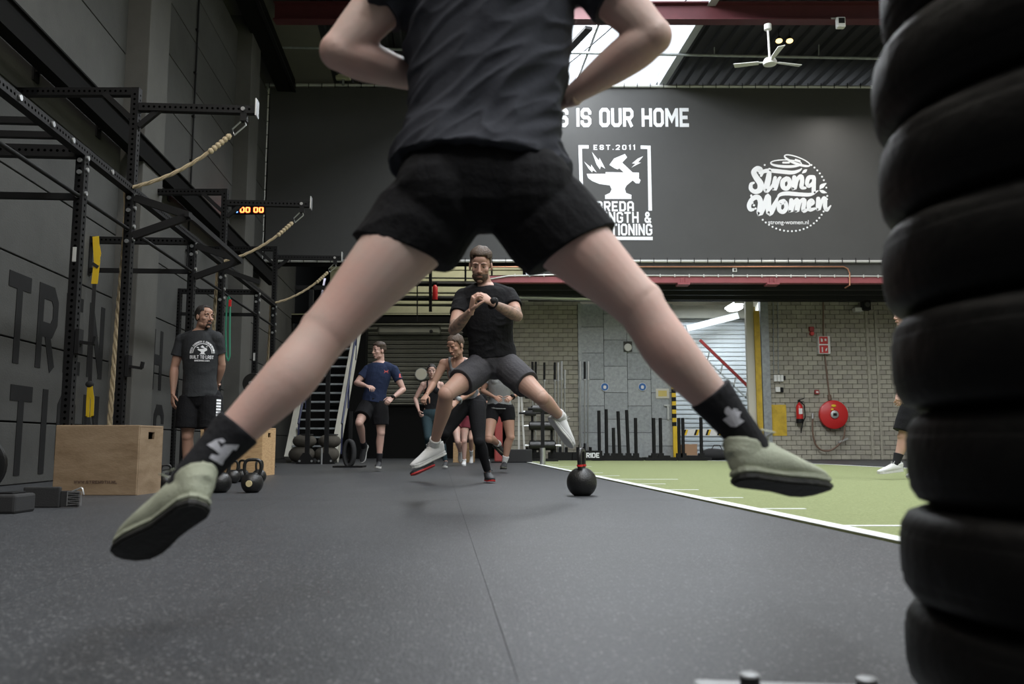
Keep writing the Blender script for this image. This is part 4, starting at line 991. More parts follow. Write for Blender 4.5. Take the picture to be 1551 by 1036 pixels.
for dx in (-4, 6): strap([P(134 + dx, 630, Yt), P(135 + dx * 1.3, 652, Yt)], .03, M['webbing'], 'foot_loop')
MB().cyl(P(131, 652, Yt), P(141, 654, Yt), .018, 8).build('handle', M['webbing'], e, True)
strap([P(136, 578, Yt), P(134.5, 600, Yt)], .05, M['yellow'], 'strap')
# ---- green band
e = thing('resistance_band', P(345, 500, 11.0), 'green rubber resistance band looped over the rig bar beside the coach', 'band')
mb = MB(); pts = [P(x, y, 11.0) for x, y in ((346, 449), (343, 470), (342, 500), (343, 540), (345.5, 547), (348, 540), (348, 500), (348.5, 470), (348, 452))]
for i in range(len(pts)): mb.bar(pts[i], pts[(i + 1) % len(pts)], .012, .03, (0, 1, 0))
mb.build('band', M['green_band'], e); MB().box(P(348.5, 459, 10.96), (.03, .02, .09)).build('clip', M['red'], e)

# ---- LED timer
q = P(377, 317.5, 16.2); e = thing('gym_timer', q, 'black gym timer with glowing red digits on the left wall', 'clock')
MB().box(q, (.66, .06, .19), 0).build('housing', M['black_wall'], e, bevel=.01)
MB().bar(q + Vector((-.1, .03, 0)), q + Vector((-.3, .5, 0)), .04, .04).build('bracket', M['black_metal'], e)
mb = MB(); 
def led(mb, t, x0, x1, m=0):
    a_, c_ = P(x0, 322, 16.16), P(x1, 322, 16.16); tp_ = P(x0, 313.5, 16.16)
    text_mb(mb, t, a_, X1, Z1, tp_.z - a_.z, c_.x - a_.x, .9, 1.3, .004)
led(mb, '00', 363.5, 378.5); led(mb, '00', 384, 399); mb.build('digits', M['led_red'], e)
mb = MB(); led(mb, '1', 357, 360); mb.build('digits', M['led_blue'], e)

# ================================================================== BOXES
def plyo(corner, w_, d_, h_, rz, m, lab, hole_side=True, text=False, hw=.11):
    """corner: near right bottom corner of the front face; front face runs to the left"""
    e = thing('plyo_box', corner, lab, 'box', rz=rz)
    T = Matrix.Translation(Vector(corner)) @ Matrix.Rotation(rz, 4, 'Z')
    def pb(c, s_, name, bev=.004):
        mb = MB().box((0, 0, 0), s_); mb.v = [T @ (v + Vector(c)) for v in mb.v]; return mb.build(name, m, e, bevel=bev)
    t = .018
    pb((-w_ / 2, t / 2, h_ / 2), (w_, t, h_), 'front_panel', .006)
    pb((-w_ / 2, d_ - t / 2, h_ / 2), (w_, t, h_), 'back_panel')
    pb((-w_ / 2, d_ / 2, h_ - t / 2), (w_ - .001, d_ - 2 * t - .001, t), 'top_panel')
    pb((-w_ + t / 2, d_ / 2, h_ / 2 - t / 2), (t, d_ - 2 * t - .001, h_ - t), 'side_panel')
    # right side with a hand hole made of four boards round the opening
    z0, z1 = h_ * .80, h_ * .80 + hw * .52; y0, y1 = d_ * .5 - hw / 2, d_ * .5 + hw / 2
    mb = MB()
    mb.box((-t / 2, d_ / 2, z0 / 2), (t, d_ - 2 * t, z0)); mb.box((-t / 2, d_ / 2, (z1 + h_ - t) / 2), (t, d_ - 2 * t, h_ - t - z1))
    mb.box((-t / 2, (t + y0) / 2, (z0 + z1) / 2), (t, y0 - t, z1 - z0)); mb.box((-t / 2, (y1 + d_ - t) / 2, (z0 + z1) / 2), (t, d_ - t - y1, z1 - z0))
    mb.v = [T @ v for v in mb.v]; mb.build('side_panel', m, e, label='side panel with hand hole')
    if text:
        mb = MB(); o = T @ Vector((-w_ + .17, -.001, h_ * .17)); ux = T.to_3x3() @ Vector((1, 0, 0))
        text_mb(mb, 'WWW.STRENGTH.NL', o, ux, (0, 0, 1), .022, .34, .8, 1.2, .0015)
        mb.build('lettering', mat('burnt_print', (.10, .06, .04), .8), e)
    return e
c_ = G(206, 750.5)
plyo((c_.x, c_.y, 0), .665, .44, .545, math.radians(-1.5), M['plywood'], 'big worn plywood jump box at the front left beneath the hanging rope', text=True)
c_ = G(396, 721)
plyo((c_.x, c_.y, 0), .80, .5, .60, math.radians(-3), M['osb'], 'chipboard jump box on the floor right of the coach')
c_ = G(718, 700.5); plyo((c_.x, c_.y, 0), .45, .4, .42, 0, M['osb'], 'chipboard box on the floor behind the running group')

# ================================================================== KETTLEBELLS
def kettlebell(loc, R, lab, rz=0, band=None, badge=False, hs=1.0, group=None):
    e = thing('kettlebell', (loc[0], loc[1], 0), lab, 'kettlebell', group)
    x, y = loc[0], loc[1]
    prof = []
    for k in range(15):
        t = -math.pi / 2 + .52 + (math.pi - .52 - .35) * k / 14
        prof.append((R * math.cos(t), R * math.sin(t) + R * .87))
    MB().lathe((x, y, 0), [(R * .42, 0.0)] + prof, 32).build('ball', M['cast'], e, True)
    u = Vector((math.cos(rz), math.sin(rz), 0)); c = Vector((x, y, 0)); z0 = R * 1.72; hwid = R * .62 * hs; hh = R * 2.95
    pts = [c + u * (-hwid * .72) + Vector((0, 0, z0 - R * .15)), c + u * (-hwid * .95) + Vector((0, 0, z0 + R * .35)), c + u * (-hwid * .92) + Vector((0, 0, hh - R * .32)), c + u * (-hwid * .55) + Vector((0, 0, hh)), c + u * (hwid * .55) + Vector((0, 0, hh)), c + u * (hwid * .92) + Vector((0, 0, hh - R * .32)), c + u * (hwid * .95) + Vector((0, 0, z0 + R * .35)), c + u * (hwid * .72) + Vector((0, 0, z0 - R * .15))]
    L = [Vector(p) for p in smooth_line([tuple(p) for p in pts], 5)]
    MB().tube(L, R * .155, 12).build('handle', M['cast'], e, True)
    if band:
        for s_ in (-1, 1):
            a_ = c + u * (s_ * hwid * .93) + Vector((0, 0, z0 + R * .18))
            MB().cyl(a_, a_ + Vector((0, 0, R * .13)), R * .2, 14).build('colour_band', band, e, True)
    if badge:
        d_ = Vector((0, -1, 0)); MB().lathe((x, y - R * .985, R * .85), [(R * .30, 0), (R * .28, .006)], 20, 'Y').build('badge', M['yellow_pale'], e)
    return e
M['yellow_pale'] = mat('pale_badge', (.60, .50, .28), .5)
g = G(883, 752); kettlebell((g.x, g.y + .1), .118, 'black kettlebell with red handle bands alone on the floor in the middle', math.radians(72), M['red'], False, .9)
g = G(377, 747); kettlebell((g.x, g.y + .08), .090, 'black kettlebell with pale badge in front of the chipboard box', math.radians(5), None, True, 1.25)
g = G(328, 747); kettlebell((g.x, g.y + .08), .092, 'black kettlebell half hidden behind the raised left shoe', math.radians(30), None, False, 1.2)
for i, (px, py, rz) in enumerate(((352, 732, 20), (366, 730, -30), (392, 731, 60))):
    g = G(px, py); kettlebell((g.x, g.y), .075, ['black kettlebell at the back of the cluster, leftmost', 'black kettlebell at the back of the cluster, middle', 'black kettlebell at the back of the cluster, rightmost'][i], math.radians(rz))
g = G(243, 741); kettlebell((g.x, g.y + .1), .07, 'small black kettlebell just right of the big plywood box', .3)

# ================================================================== LEFT FLOOR GEAR
Yb = G(80, 768).y
e = thing('lifting_belt', G(85, 768), 'black lifting belt with stitched end lying on the floor by the big box', 'belt')
def fp(px, py, z0=0): 
    g = G(px, py); return g
a_, c_ = G(35, 769), G(98, 768)
MB().box(((a_.x + c_.x) / 2, a_.y, .065), (c_.x - a_.x, .03, .13)).build('belt', M['webbing'], e, bevel=.008)
c2 = G(132, 767); MB().box(((c_.x + c2.x) / 2, a_.y + .005, .055), (c2.x - c_.x, .02, .10)).build('belt_end', M['webbing'], e, bevel=.004)
mb = MB(); x0, x1 = G(109, 768).x, G(130, 768).x; yq2 = a_.y - .009
for k in range(7):
    z = .02 + k * .012; mb.bar((x0, yq2, z + (.006 if k % 2 else 0)), (x1, yq2, z - (.006 if k % 2 else 0) + .004), .002, .002)
for x in (x0, x1): mb.bar((x, yq2, .012), (x, yq2, .10), .003, .003)
mb.bar((x0, yq2, .10), (x1, yq2, .10), .003, .003); mb.build('stitching', M['stitch'], e)
MB().tube([(x0 + .02, yq2 + .01, .10), (x0 + .08, yq2 + .01, .125), (x1, yq2 + .01, .12), (x1 + .01, yq2 + .01, .08)], .005, 6).build('buckle_edge', M['steel'], e, True)
MB().prism([(0, 0), (.02, 0), (.045, .045), (.03, .045), (.012, .015), (.005, .04), (-.008, .04)], (G(38, 768).x, a_.y - .016, .045), X1, Z1, .002).build('tick_mark', M['white'], e)
a_, c_ = G(-25, 779), G(34, 777)
e = thing('sled_block', (a_.x, a_.y, 0), 'low black rubber block on the floor at the far left edge', 'block')
MB().box(((a_.x + c_.x) / 2, a_.y + .12, .055), (c_.x - a_.x, .22, .11)).build('block', M['webbing'], e, bevel=.015); MB().box(((a_.x + c_.x) / 2, a_.y + .12, .115), (c_.x - a_.x - .08, .14, .012)).build('top_pad', M['black_metal'], e, bevel=.004)
e = thing('weight_plate', P(-10, 700, 6.9), 'edge of a black weight plate leaning at the far left edge', 'weight plate')
q = P(-34, 715, 6.9); MB().lathe((q.x, 6.9, .23), [(.05, -.03), (.2, -.03), (.225, -.02), (.225, .02), (.2, .03), (.05, .03)], 30, 'Y').build('plate', M['cast'], e, True); MB().lathe((q.x, 6.86, .23), [(.06, 0), (.03, .02)], 16, 'Y').build('hub', M['steel'], e); MB().lathe((q.x, 6.885, .23), [(.12, 0), (.13, .008)], 24, 'Y').build('red_ring', M['pad'], e)

# ================================================================== BAR HOLDER, DUMBBELLS, SLED POLES
Yh = 20.6
def barbell(px, py0, py1, kind, lab, Y=Yh):
    p0, p1 = P(px, py0, Y), P(px + random.uniform(-1, 1), py1, Y)
    e = thing('barbell', (p0.x, Y, max(0.05, p0.z)), lab, 'barbell', 'barbells standing upright at the brick wall')
    d_ = (p1 - p0); L = d_.length; d_.normalize()
    MB().cyl(p0, p1, .016, 8).build('shaft', M['steel'], e, True)
    MB().cyl(p1 - d_ * .42, p1, .028, 10).build('sleeve', M['steel' if kind else 'black_metal'], e, True)
    MB().cyl(p0, p0 + d_ * .4, .028, 10).build('sleeve', M['steel' if kind else 'black_metal'], e, True)
    MB().cyl(p1 - d_ * .45, p1 - d_ * .42, .04, 10).build('collar', M['steel'], e, True)
bars = [(807, 548, 694, 0), (811, 548, 694, 0), (824, 549, 694, 0), (840.5, 549, 696, 0), (846, 549, 696, 1), (850, 547, 694, 1), (855, 560, 696, 1), (879, 547, 697, 1), (885.5, 548, 697, 0), (890, 547, 697, 1), (858, 662, 696, 0)]
names = ['leftmost, beside the white uprights', 'second from the left', 'third from the left, above the dumbbell rack', 'fourth from the left', 'fifth from the left', 'sixth from the left', 'shorter, seventh from the left', 'bright, at the left edge of galvanised door', 'black, in front of the galvanised door edge', 'rightmost of the upright bars', 'stub low beside the seventh']
for (px, y0, y1, k), nm in zip(bars[:10], names): barbell(px, y1, y0, k, 'upright barbell, ' + nm)
e = thing('bar_holder', P(850, 697, Yh), 'low black steel holder with the upright barbells', 'holder')
for px in (808, 848, 884):
    q = P(px, 690, Yh); MB().box((q.x, Yh, .1), (.55, .4, .2)).build('base', M['black_metal'], e)
    for dx in (-.15, .0, .15): MB().cyl((q.x + dx, Yh - .12, .2), (q.x + dx, Yh - .12, .32), .035, 8).build('socket', M['black_metal'], e, True)
# dumbbell tree
Yd = 19.6; e = thing('plate_tree', P(822, 697, Yd), 'black storage tree loaded with rollers and plates left of kettlebell', 'rack')
x0 = P(821, 690, Yd).x
for dx in (-.22, .22): MB().bar((x0 + dx, Yd, 0), (x0 + dx, Yd, 1.25), .06, .06, (0, 1, 0)).build('upright', M['black_metal'], e)
MB().box((x0, Yd, .03), (.7, .6, .06)).build('base', M['black_metal'], e)
for z, r_ in ((.36, .11), (.8, .1), (1.12, .06)):
    MB().cyl((x0 - .42, Yd - .12, z), (x0 + .42, Yd - .12, z), .02, 8).build('peg', M['steel'], e, True)
    MB().lathe((x0, Yd - .12, z), [(r_ * .7, -.3), (r_, -.28), (r_, .28), (r_ * .7, .3)], 14, 'X').build('roller', M['cast'], e, True)
# front dip post
e = thing('short_post', P(822, 707, 16.4), 'short black post standing in front of the storage tree', 'post')
x1_ = P(822, 690, 16.4).x; MB().bar((x1_, 16.4, 0), (x1_, 16.4, 1.05), .07, .07, (0, 1, 0)).build('post', M['black_metal'], e); MB().cyl((x1_, 16.4, 0), (x1_, 16.4, .32), .055, 14).build('sleeve', M['steel'], e, True)
MB().cyl((x1_ - .28, 16.4, 1.06), (x1_ + .28, 16.4, 1.06), .03, 10).build('crossbar', M['black_metal'], e, True); MB().lathe((x1_ - .1, 16.4, 1.06), [(.07, -.09), (.07, .09)], 14, 'X').build('pad', M['cast'], e, True)
# padded arms near the white uprights
e = thing('glute_machine', P(790, 697, 18.6), 'machine frame with white uprights and black rollers behind the grey shirt woman', 'machine')
xw = P(786, 690, 18.6).x
for dx in (0, .12): MB().bar((xw + dx, 18.6, .25), (xw + dx * .3, 18.6, 1.75), .04, .04, (0, 1, 0)).build('upright', M['white_tube'], e)
MB().box((xw - .02, 18.6, .14), (.6, .5, .28)).build('base', M['webbing'], e, bevel=.02)
for z in (1.42, 1.05): MB().cyl((xw, 18.5, z), (xw + .45, 18.5, z), .02, 8).build('arm', M['black_metal'], e, True); MB().lathe((xw + .25, 18.5, z), [(.05, -.12), (.06, -.1), (.06, .1), (.05, .12)], 12, 'X').build('roller', M['webbing'], e, True)
q = P(755, 665, 18.2); e = thing('punch_bag', (q.x, 18.2, 0), 'narrow dull red upright pad behind the grey shirt woman', 'pad')
MB().box((q.x, 18.2, .52), (.17, .17, 1.0)).build('pad', M['pad'], e, bevel=.03); MB().box((q.x, 18.2, .015), (.3, .3, .03)).build('base', M['black_metal'], e)
# sled poles
poles = [(908, 622, 693), (919, 620, 695), (930, 648, 694), (939, 623, 694), (952, 621, 694), (963.5, 633, 695), (991, 633, 694), (1001, 633, 694), (1029, 633, 696), (1035, 633, 696), (1062.5, 632, 696)]
pn = ['leftmost', 'second from the left', 'short third from the left', 'fourth from the left', 'fifth, tallest leaning', 'sixth from the left', 'seventh, after the first gap', 'eighth, left of the notice', 'ninth, right of the hazard post', 'tenth, beside the cardboard box', 'rightmost, alone by the plank']
Yp = 20.4
SL = [('push_sled', (895, 972), 'black push sled base with tall poles in front of galvanised door, the left one'), ('push_sled', (975, 1022), 'black push sled base in the middle, below the cream notice'), ('push_sled', (1024, 1074), 'black push sled at the right, before the side room opening')]
pi_ = 0
for nm, (xa, xb), lab in SL:
    a_, c_ = P(xa, 695, Yp), P(xb, 695, Yp); e = thing(nm, ((a_.x + c_.x) / 2, Yp, 0), lab, 'sled')
    for dy in (-.25, .25): MB().box(((a_.x + c_.x) / 2, Yp + dy, .04), (c_.x - a_.x, .08, .08)).build('skid', M['black_metal'], e)
    MB().box(((a_.x + c_.x) / 2, Yp, .1), ((c_.x - a_.x) * .6, .5, .05)).build('deck', M['black_metal'], e)
    while pi_ < len(poles) and poles[pi_][0] < xb:
        px, y0, y1 = poles[pi_]; top = P(px - (3 if pi_ in (3, 4) else 1), y0, Yp - .2); bt2 = P(px, 694, Yp - .2)
        MB().cyl((bt2.x, Yp - .2, .04), top, .04, 10).build('pole', M['black_metal'], e, True, label='black sled pole, ' + pn[pi_] if False else None)
        MB().box((bt2.x, Yp - .2, .12), (.13, .13, .12)).build('pole_socket', M['black_metal'], e); pi_ += 1
e = thing('brand_block', P(897, 692, 20), 'small black box with white lettering RIDE beside the sled', 'box'); q = P(896, 691, 19.9)
MB().box((q.x, 20.0, .13), (.5, .2, .22)).build('block', M['black_metal'], e)
mb = MB(); text_mb(mb, 'RIDE', (q.x - .12, 19.895, .08), X1, Z1, .11, .3, .7, 1.2, .003); mb.build('lettering', M['print'], e)

# wheel with studs under the stairs side
q = P(528, 682, 14.6); e = thing('medicine_wheel', (q.x, 14.6, 0), 'dark coiled battle rope on a stand left of the jogging man', 'rope')
mb = MB()
for k in range(4): mb.tube([(q.x + .13 * math.cos(a) * .6, 14.6 + k * .05, .24 + .21 * math.sin(a)) for a in [j * math.pi / 10 for j in range(20)]], .03, 8, closed=True)
mb.build('coil', M['webbing'], e, True); MB().bar((q.x, 14.75, 0), (q.x, 14.75, .95), .05, .05, (0, 1, 0)).build('stand', M['black_metal'], e); MB().box((q.x, 14.72, .015), (.5, .4, .03)).build('foot', M['black_metal'], e)
# wall ball rack near coach
e = thing('plate_storage', rp(12.3, 0, .15), 'dark weight plates stored on the rig beside the coach', 'weight plate')
for k, (z, r_) in enumerate(((1.30, .15), (1.02, .14))):
    c_ = rp(12.9, z, .1); MB().lathe(c_, [(.03, -.04), (r_, -.04), (r_ + .012, 0), (r_, .04), (.03, .04)], 24, 'Y').build('plate', M['cast'], e, True); MB().cyl(c_ - Vector((0, .15, 0)), c_ + Vector((0, .2, 0)), .025, 10).build('peg', M['steel'], e, True)

# ================================================================== TYRES
TC = (0.905, 1.200); TR = 0.335
ty = 0.0; base_m = None
def tyre_mesh(R, h, seed):
    rnd = random.Random(seed); prof = []
    pr = [(.55, .10), (.62, .03), (.80, .0), (.905, .012), (.968, .07), (.998, .19), (1.003, .5), (.998, .81), (.968, .93), (.905, .988), (.80, 1.0), (.62, .97), (.55, .90), (.58, .5)]
    mb = MB(); mb.lathe((0, 0, 0), [(R * a, h * b_) for a, b_ in pr], 56, closed=True); mb.f = mb.f
    me = mb.mesh('casing', M['tyre'], 'all'); 
    return me
heights = [.135, .150, .140, .145, .140, .150, .140, .145, .14, .145, .14]
labs = ['lowest', 'second', 'third', 'fourth', 'fifth', 'sixth', 'seventh', 'eighth', 'ninth', 'tenth', 'top']
z = 0.0
zseams = [0.0, .205 - .10, .205]
# seam heights measured on the left silhouette of the stack
zs_t = [0.0, .04, .17, .308, .450, .595, .735, .875, 1.015, 1.155, 1.295, 1.435]
for i in range(11):
    h = zs_t[i + 1] - zs_t[i]
    if i == 0: continue
    R = TR * (1 + random.uniform(-.02, .02)); dx, dy = random.uniform(-.012, .012), random.uniform(-.012, .012)
    e = thing('tyre', (TC[0] + dx, TC[1] + dy, zs_t[i]), 'black rubber tyre in the tall stack at the right edge, ' + labs[i - 1] + ' from the floor', 'tyre', rz=i * .7)
    e['group'] = 'tyres stacked at the right edge'
    me = tyre_mesh(R, h, i); o = bpy.data.objects.new('casing', me); COL.objects.link(o); o.parent = e
    for zz_ in (.5,):
        o2 = MB().lathe((0, 0, 0), [(R * .985, h * (zz_ - .30)), (R * 1.006, h * (zz_ - .20)), (R * 1.008, h * zz_), (R * 1.006, h * (zz_ + .20)), (R * .985, h * (zz_ + .30))], 56).build('tread_band', M['tyre'], None, 'all'); o2.parent = e
    mb = MB().lathe((0, 0, 0), [(R * .80, h * .99), (R * .81, h * 1.008), (R * .84, h * 1.008), (R * .85, h * .98)], 56)
    o3 = mb.build('sidewall_rib', M['tyre'], None, 'all'); o3.parent = e
e = thing('pallet_base', (TC[0], TC[1], 0), 'low black base disc beneath the stacked tyres', 'base')
MB().lathe((TC[0], TC[1], 0), [(.30, 0), (.32, .01), (.32, .035), (.3, .04)], 40).build('disc', M['black_metal'], e, True); MB().lathe((TC[0], TC[1], 0), [(.33, 0), (.335, .004), (.33, .008)], 40).build('rim', M['black_metal'], e, True)

# ---- metal plate near the camera, bottom right
g = G(1062, 1055); e = thing('floor_plate', (g.x + .18, g.y - .06, 0), 'dull metal plate with black knobs lying at the bottom right edge', 'plate')
MB().box((g.x + .19, g.y - .085, .012), (.42, .15, .024), math.radians(-7)).build('plate', M['alu'], e, bevel=.006)
for dx, dy in ((.065, -.03), (.235, -.055)):
    MB().lathe((g.x + dx, g.y + dy - .02, .024), [(.015, 0), (.015, .018), (.0155, .020)], 18).build('knob', M['black_metal'], e, True)
    MB().lathe((g.x + dx, g.y + dy - .02, .044), [(.0155, 0), (.0155, .003), (.013, .005)], 18).build('knob_cap', M['alu'], e, True)
# ================================================================== PEOPLE
from mathutils.bvhtree import BVHTree
def skinmat(name, c, blot=.10):
    return mat(name, c, .52, col2=(min(1, c[0] * (1 + blot)), c[1] * (1 - blot * .6), c[2] * (1 - blot * .8)), vscale=7, bump=.06, bscale=90, spec=.35, sss=.03)
SKN = {'fair': skinmat('skin_fair', (.47, .325, .275)), 'tan': skinmat('skin_tan', (.36, .225, .165)), 'mid': skinmat('skin_mid', (.42, .275, .215)), 'pale': skinmat('skin_pale', (.56, .43, .38), .14)}
M['tattoo'] = mat('tattooed_skin', (.43, .27, .20), .55, col2=(.12, .10, .09), vscale=26, spec=.3)
def cloth(name, c, var=.12, bump=.35, bs=60, vs=10): return mat(name, c, .88, var=var, vscale=vs, bump=bump, bscale=bs, spec=.2)
CL = {'black': cloth('black_jersey', (.0085, .0085, .010)), 'charcoal': cloth('charcoal_jersey', (.032, .034, .037)), 'char2': cloth('slate_jersey', (.034, .036, .045), bump=.12), 'navy': cloth('navy_jersey', (.018, .027, .062)), 'grey': cloth('grey_melange', (.27, .275, .28)), 'shorts_grey': cloth('dark_grey_cotton', (.062, .06, .066)), 'maroon': cloth('maroon_cloth', (.12, .02, .03)), 'teal': cloth('dark_teal_lycra', (.022, .04, .048)), 'camo': mat('grey_patterned_cloth', (.035, .035, .038), .85, col2=(.26, .26, .28), vscale=11), 'white': cloth('white_cotton', (.62, .62, .62), .05), 'sock_black': cloth('black_sock', (.02, .02, .023))}
M['eye'] = mat('eye_white', (.42, .38, .36), .3); M['iris'] = mat('dark_iris', (.03, .02, .015), .2); M['lip'] = mat('lip', (.38, .16, .13), .5)
HR = {'brown': mat('brown_hair', (.045, .028, .018), .6, var=.4, vscale=60, bump=.8, bscale=120, stretch=(1, 1, .3)), 'dark': mat('dark_hair', (.016, .012, .010), .6, var=.4, vscale=60, bump=.8, bscale=120), 'lightbrown': mat('light_brown_hair', (.068, .042, .027), .6, var=.4, vscale=60, bump=.8, bscale=120)}
SH = {'lime': mat('pale_sage_mesh', (.36, .38, .29), .75, var=.12, vscale=25, bump=.3, bscale=200), 'white': mat('white_mesh', (.60, .60, .60), .7, var=.06, bump=.3, bscale=200), 'black': mat('black_mesh', (.02, .021, .024), .6, bump=.3, bscale=200), 'sole_black': mat('black_outsole', (.012, .012, .011), .7, bump=.4, bscale=60), 'sole_white': mat('white_midsole', (.6, .6, .58), .6), 'sole_red': mat('red_outsole', (.5, .03, .03), .6), 'sole_grey': mat('olive_midsole', (.16, .16, .12), .7)}

def remeshed(mb, voxel, sm=3, disp=None):
    me = mb.mesh('tmp', [], False); o = bpy.data.objects.new('tmp', me); COL.objects.link(o)
    r = o.modifiers.new('r', 'REMESH'); r.mode = 'VOXEL'; r.voxel_size = voxel; r.use_smooth_shade = True
    if sm: s_ = o.modifiers.new('s', 'SMOOTH'); s_.factor = .5; s_.iterations = sm
    dg = bpy.context.evaluated_depsgraph_get(); dg.update()
    out = bpy.data.meshes.new_from_object(o.evaluated_get(dg)); bpy.data.objects.remove(o); bpy.data.meshes.remove(me)
    if disp:
        ns = [v.normal.copy() for v in out.vertices]
        for v, n_ in zip(out.vertices, ns): v.co = v.co + n_ * disp(v.co, n_)
        out.update()
    return out
def join_meshes(parts, name, mats):
    vs = []; fs = []; mi = []
    for me, idx in parts:
        b = len(vs); vs += [v.co[:] for v in me.vertices]
        for p_ in me.polygons: fs.append([b + i for i in p_.vertices]); mi.append(idx if isinstance(idx, int) else idx(p_.center))
    out = bpy.data.meshes.new(name); out.from_pydata(vs, [], fs)
    for m in mats: out.materials.append(m)
    out.polygons.foreach_set('material_index', mi); out.polygons.foreach_set('use_smooth', [True] * len(fs)); out.update(); return out
def wrinkle(amp, freq, ax=(1, 1, 1), seed=0):
    dg_ = ax == 'diag'; A = Vector((1, 1, 1) if dg_ else ax)
    def f(p, n_):
        if dg_: p = Vector((p.x * .45 + p.z * .35 + .12 * noise.noise(p * 4), p.y, p.z * 2.1 - p.x * 1.5))
        q = Vector((p.x * A.x, p.y * A.y, p.z * A.z)) * freq + Vector((seed * 3.1, 0, seed))
        a = noise.noise(q); w_ = noise.noise(q * .5 + Vector((5, 5, 5)))
        v_ = amp * ((1 - abs(a) * 2.2) * (.6 + w_) - .35)
        if dg_: v_ += amp * .32 * (1 - abs(noise.noise(q * 2.3 + Vector((9, 2, 4)))) * 2.6)
        return max(v_, -.007) if dg_ else v_
    return f

def frame(fwd, up=(0, 0, 1)):
    y = Vector(fwd).normalized(); z = Vector(up); z = (z - y * z.dot(y)).normalized(); x = y.cross(z)
    return Matrix((x, y, z)).transposed()
def hand(mb, wr, d, n, side, curl=.5, s=1.0, thumb=.3, spread=1.0):
    """d: towards the fingers, n: out of the palm, side: +1/-1 which side the thumb is on"""
    d = Vector(d).normalized(); n = Vector(n); n = (n - d * n.dot(d)).normalized(); l = d.cross(n) * side
    wr = Vector(wr)
    mb.loft([wr - d * .03 * s, wr + d * .012 * s, wr + d * .05 * s, wr + d * .085 * s, wr + d * .098 * s], [(.026 * s, .020 * s), (.029 * s, .018 * s), (.038 * s, .016 * s), (.040 * s, .013 * s), (.034 * s, .010 * s)], l, n=14)
    mb.ell(wr + d * .035 * s + l * .022 * s + n * .008 * s, (.018 * s,) * 3)
    for k, (off, L) in enumerate(((.0305, .072), (.0105, .081), (-.0100, .075), (-.0300, .060))):
        p = wr + d * (.088 - abs(off) * .25) * s + l * off * s; a = 0; pts = [p - d * .012 * s, p]; dd = (d + l * off * 2.0 * spread * .6).normalized()
        for j, fr in enumerate((.45, .31, .26)):
            a += curl * (.7 if j == 0 else 1.0) * (1 + .08 * k)
            dr = dd * math.cos(a) + n * math.sin(a); p = p + dr * (L * fr * s); pts.append(p)
        mb.tube(pts, [.0092 * s, .0092 * s, .0086 * s, .0080 * s, .0066 * s], 8)
        mb.ell(pts[-1], (.0066 * s,) * 3, n=8, m=6)
    p = wr + d * .022 * s + l * .026 * s; a = thumb
    d1 = (d * .62 + l * .75 * math.cos(a) + n * math.sin(a) * .75).normalized(); p1 = p + d1 * .042 * s; d2 = (d * .85 + l * .25 + n * (.25 + math.sin(a))).normalized(); p2 = p1 + d2 * .032 * s; p3 = p2 + (d2 + n * curl * .4).normalized() * .024 * s
    mb.tube([p - d1 * .01 * s, p, p1, p2, p3], [.012 * s, .0135 * s, .0115 * s, .010 * s, .0075 * s], 8); mb.ell(p3, (.0075 * s,) * 3, n=8, m=6)

def head_mb(mb, c, R, s, fem=False):
    def q(x, y, z): return c + R @ (Vector((x, y, z)) * s)
    def e(p, r, n=18, m=12): mb.ell(q(*p), [a * s for a in r], R, n, m)
    j = .88 if fem else 1.0
    e((0, -.014, .032), (.074, .094, .086), 24, 16); e((0, .026, -.018), (.062 * j ** .5, .062, .082)); e((0, .032, -.070), (.047 * j, .048, .040)); e((0, .066, -.094), (.022 * j, .018, .018))
    for sx in (-1, 1):
        e((sx * .040, .052, -.018), (.022, .026, .022)); e((sx * .078, -.008, -.004), (.009, .020, .030)); e((sx * .044 * j, .012, -.072), (.018, .034, .024)); e((sx * .012, .094, -.030), (.009, .010, .008))
        e((sx * .028, .076, .030), (.026, .014, .009))
    mb.tube([q(0, .082, .022), q(0, .096, .000), q(0, .108, -.024), q(0, .097, -.036)], [.008 * s, .009 * s, .0125 * s, .008 * s], 10)
    for sx in (-1, 1): e((sx * .030, .0720, .0120), (.0145, .0115, .0065))
    e((0, .086, -.055), (.024, .012, .007)); e((0, .084, -.066), (.021, .012, .007)); e((0, .066, .055), (.045, .020, .03))
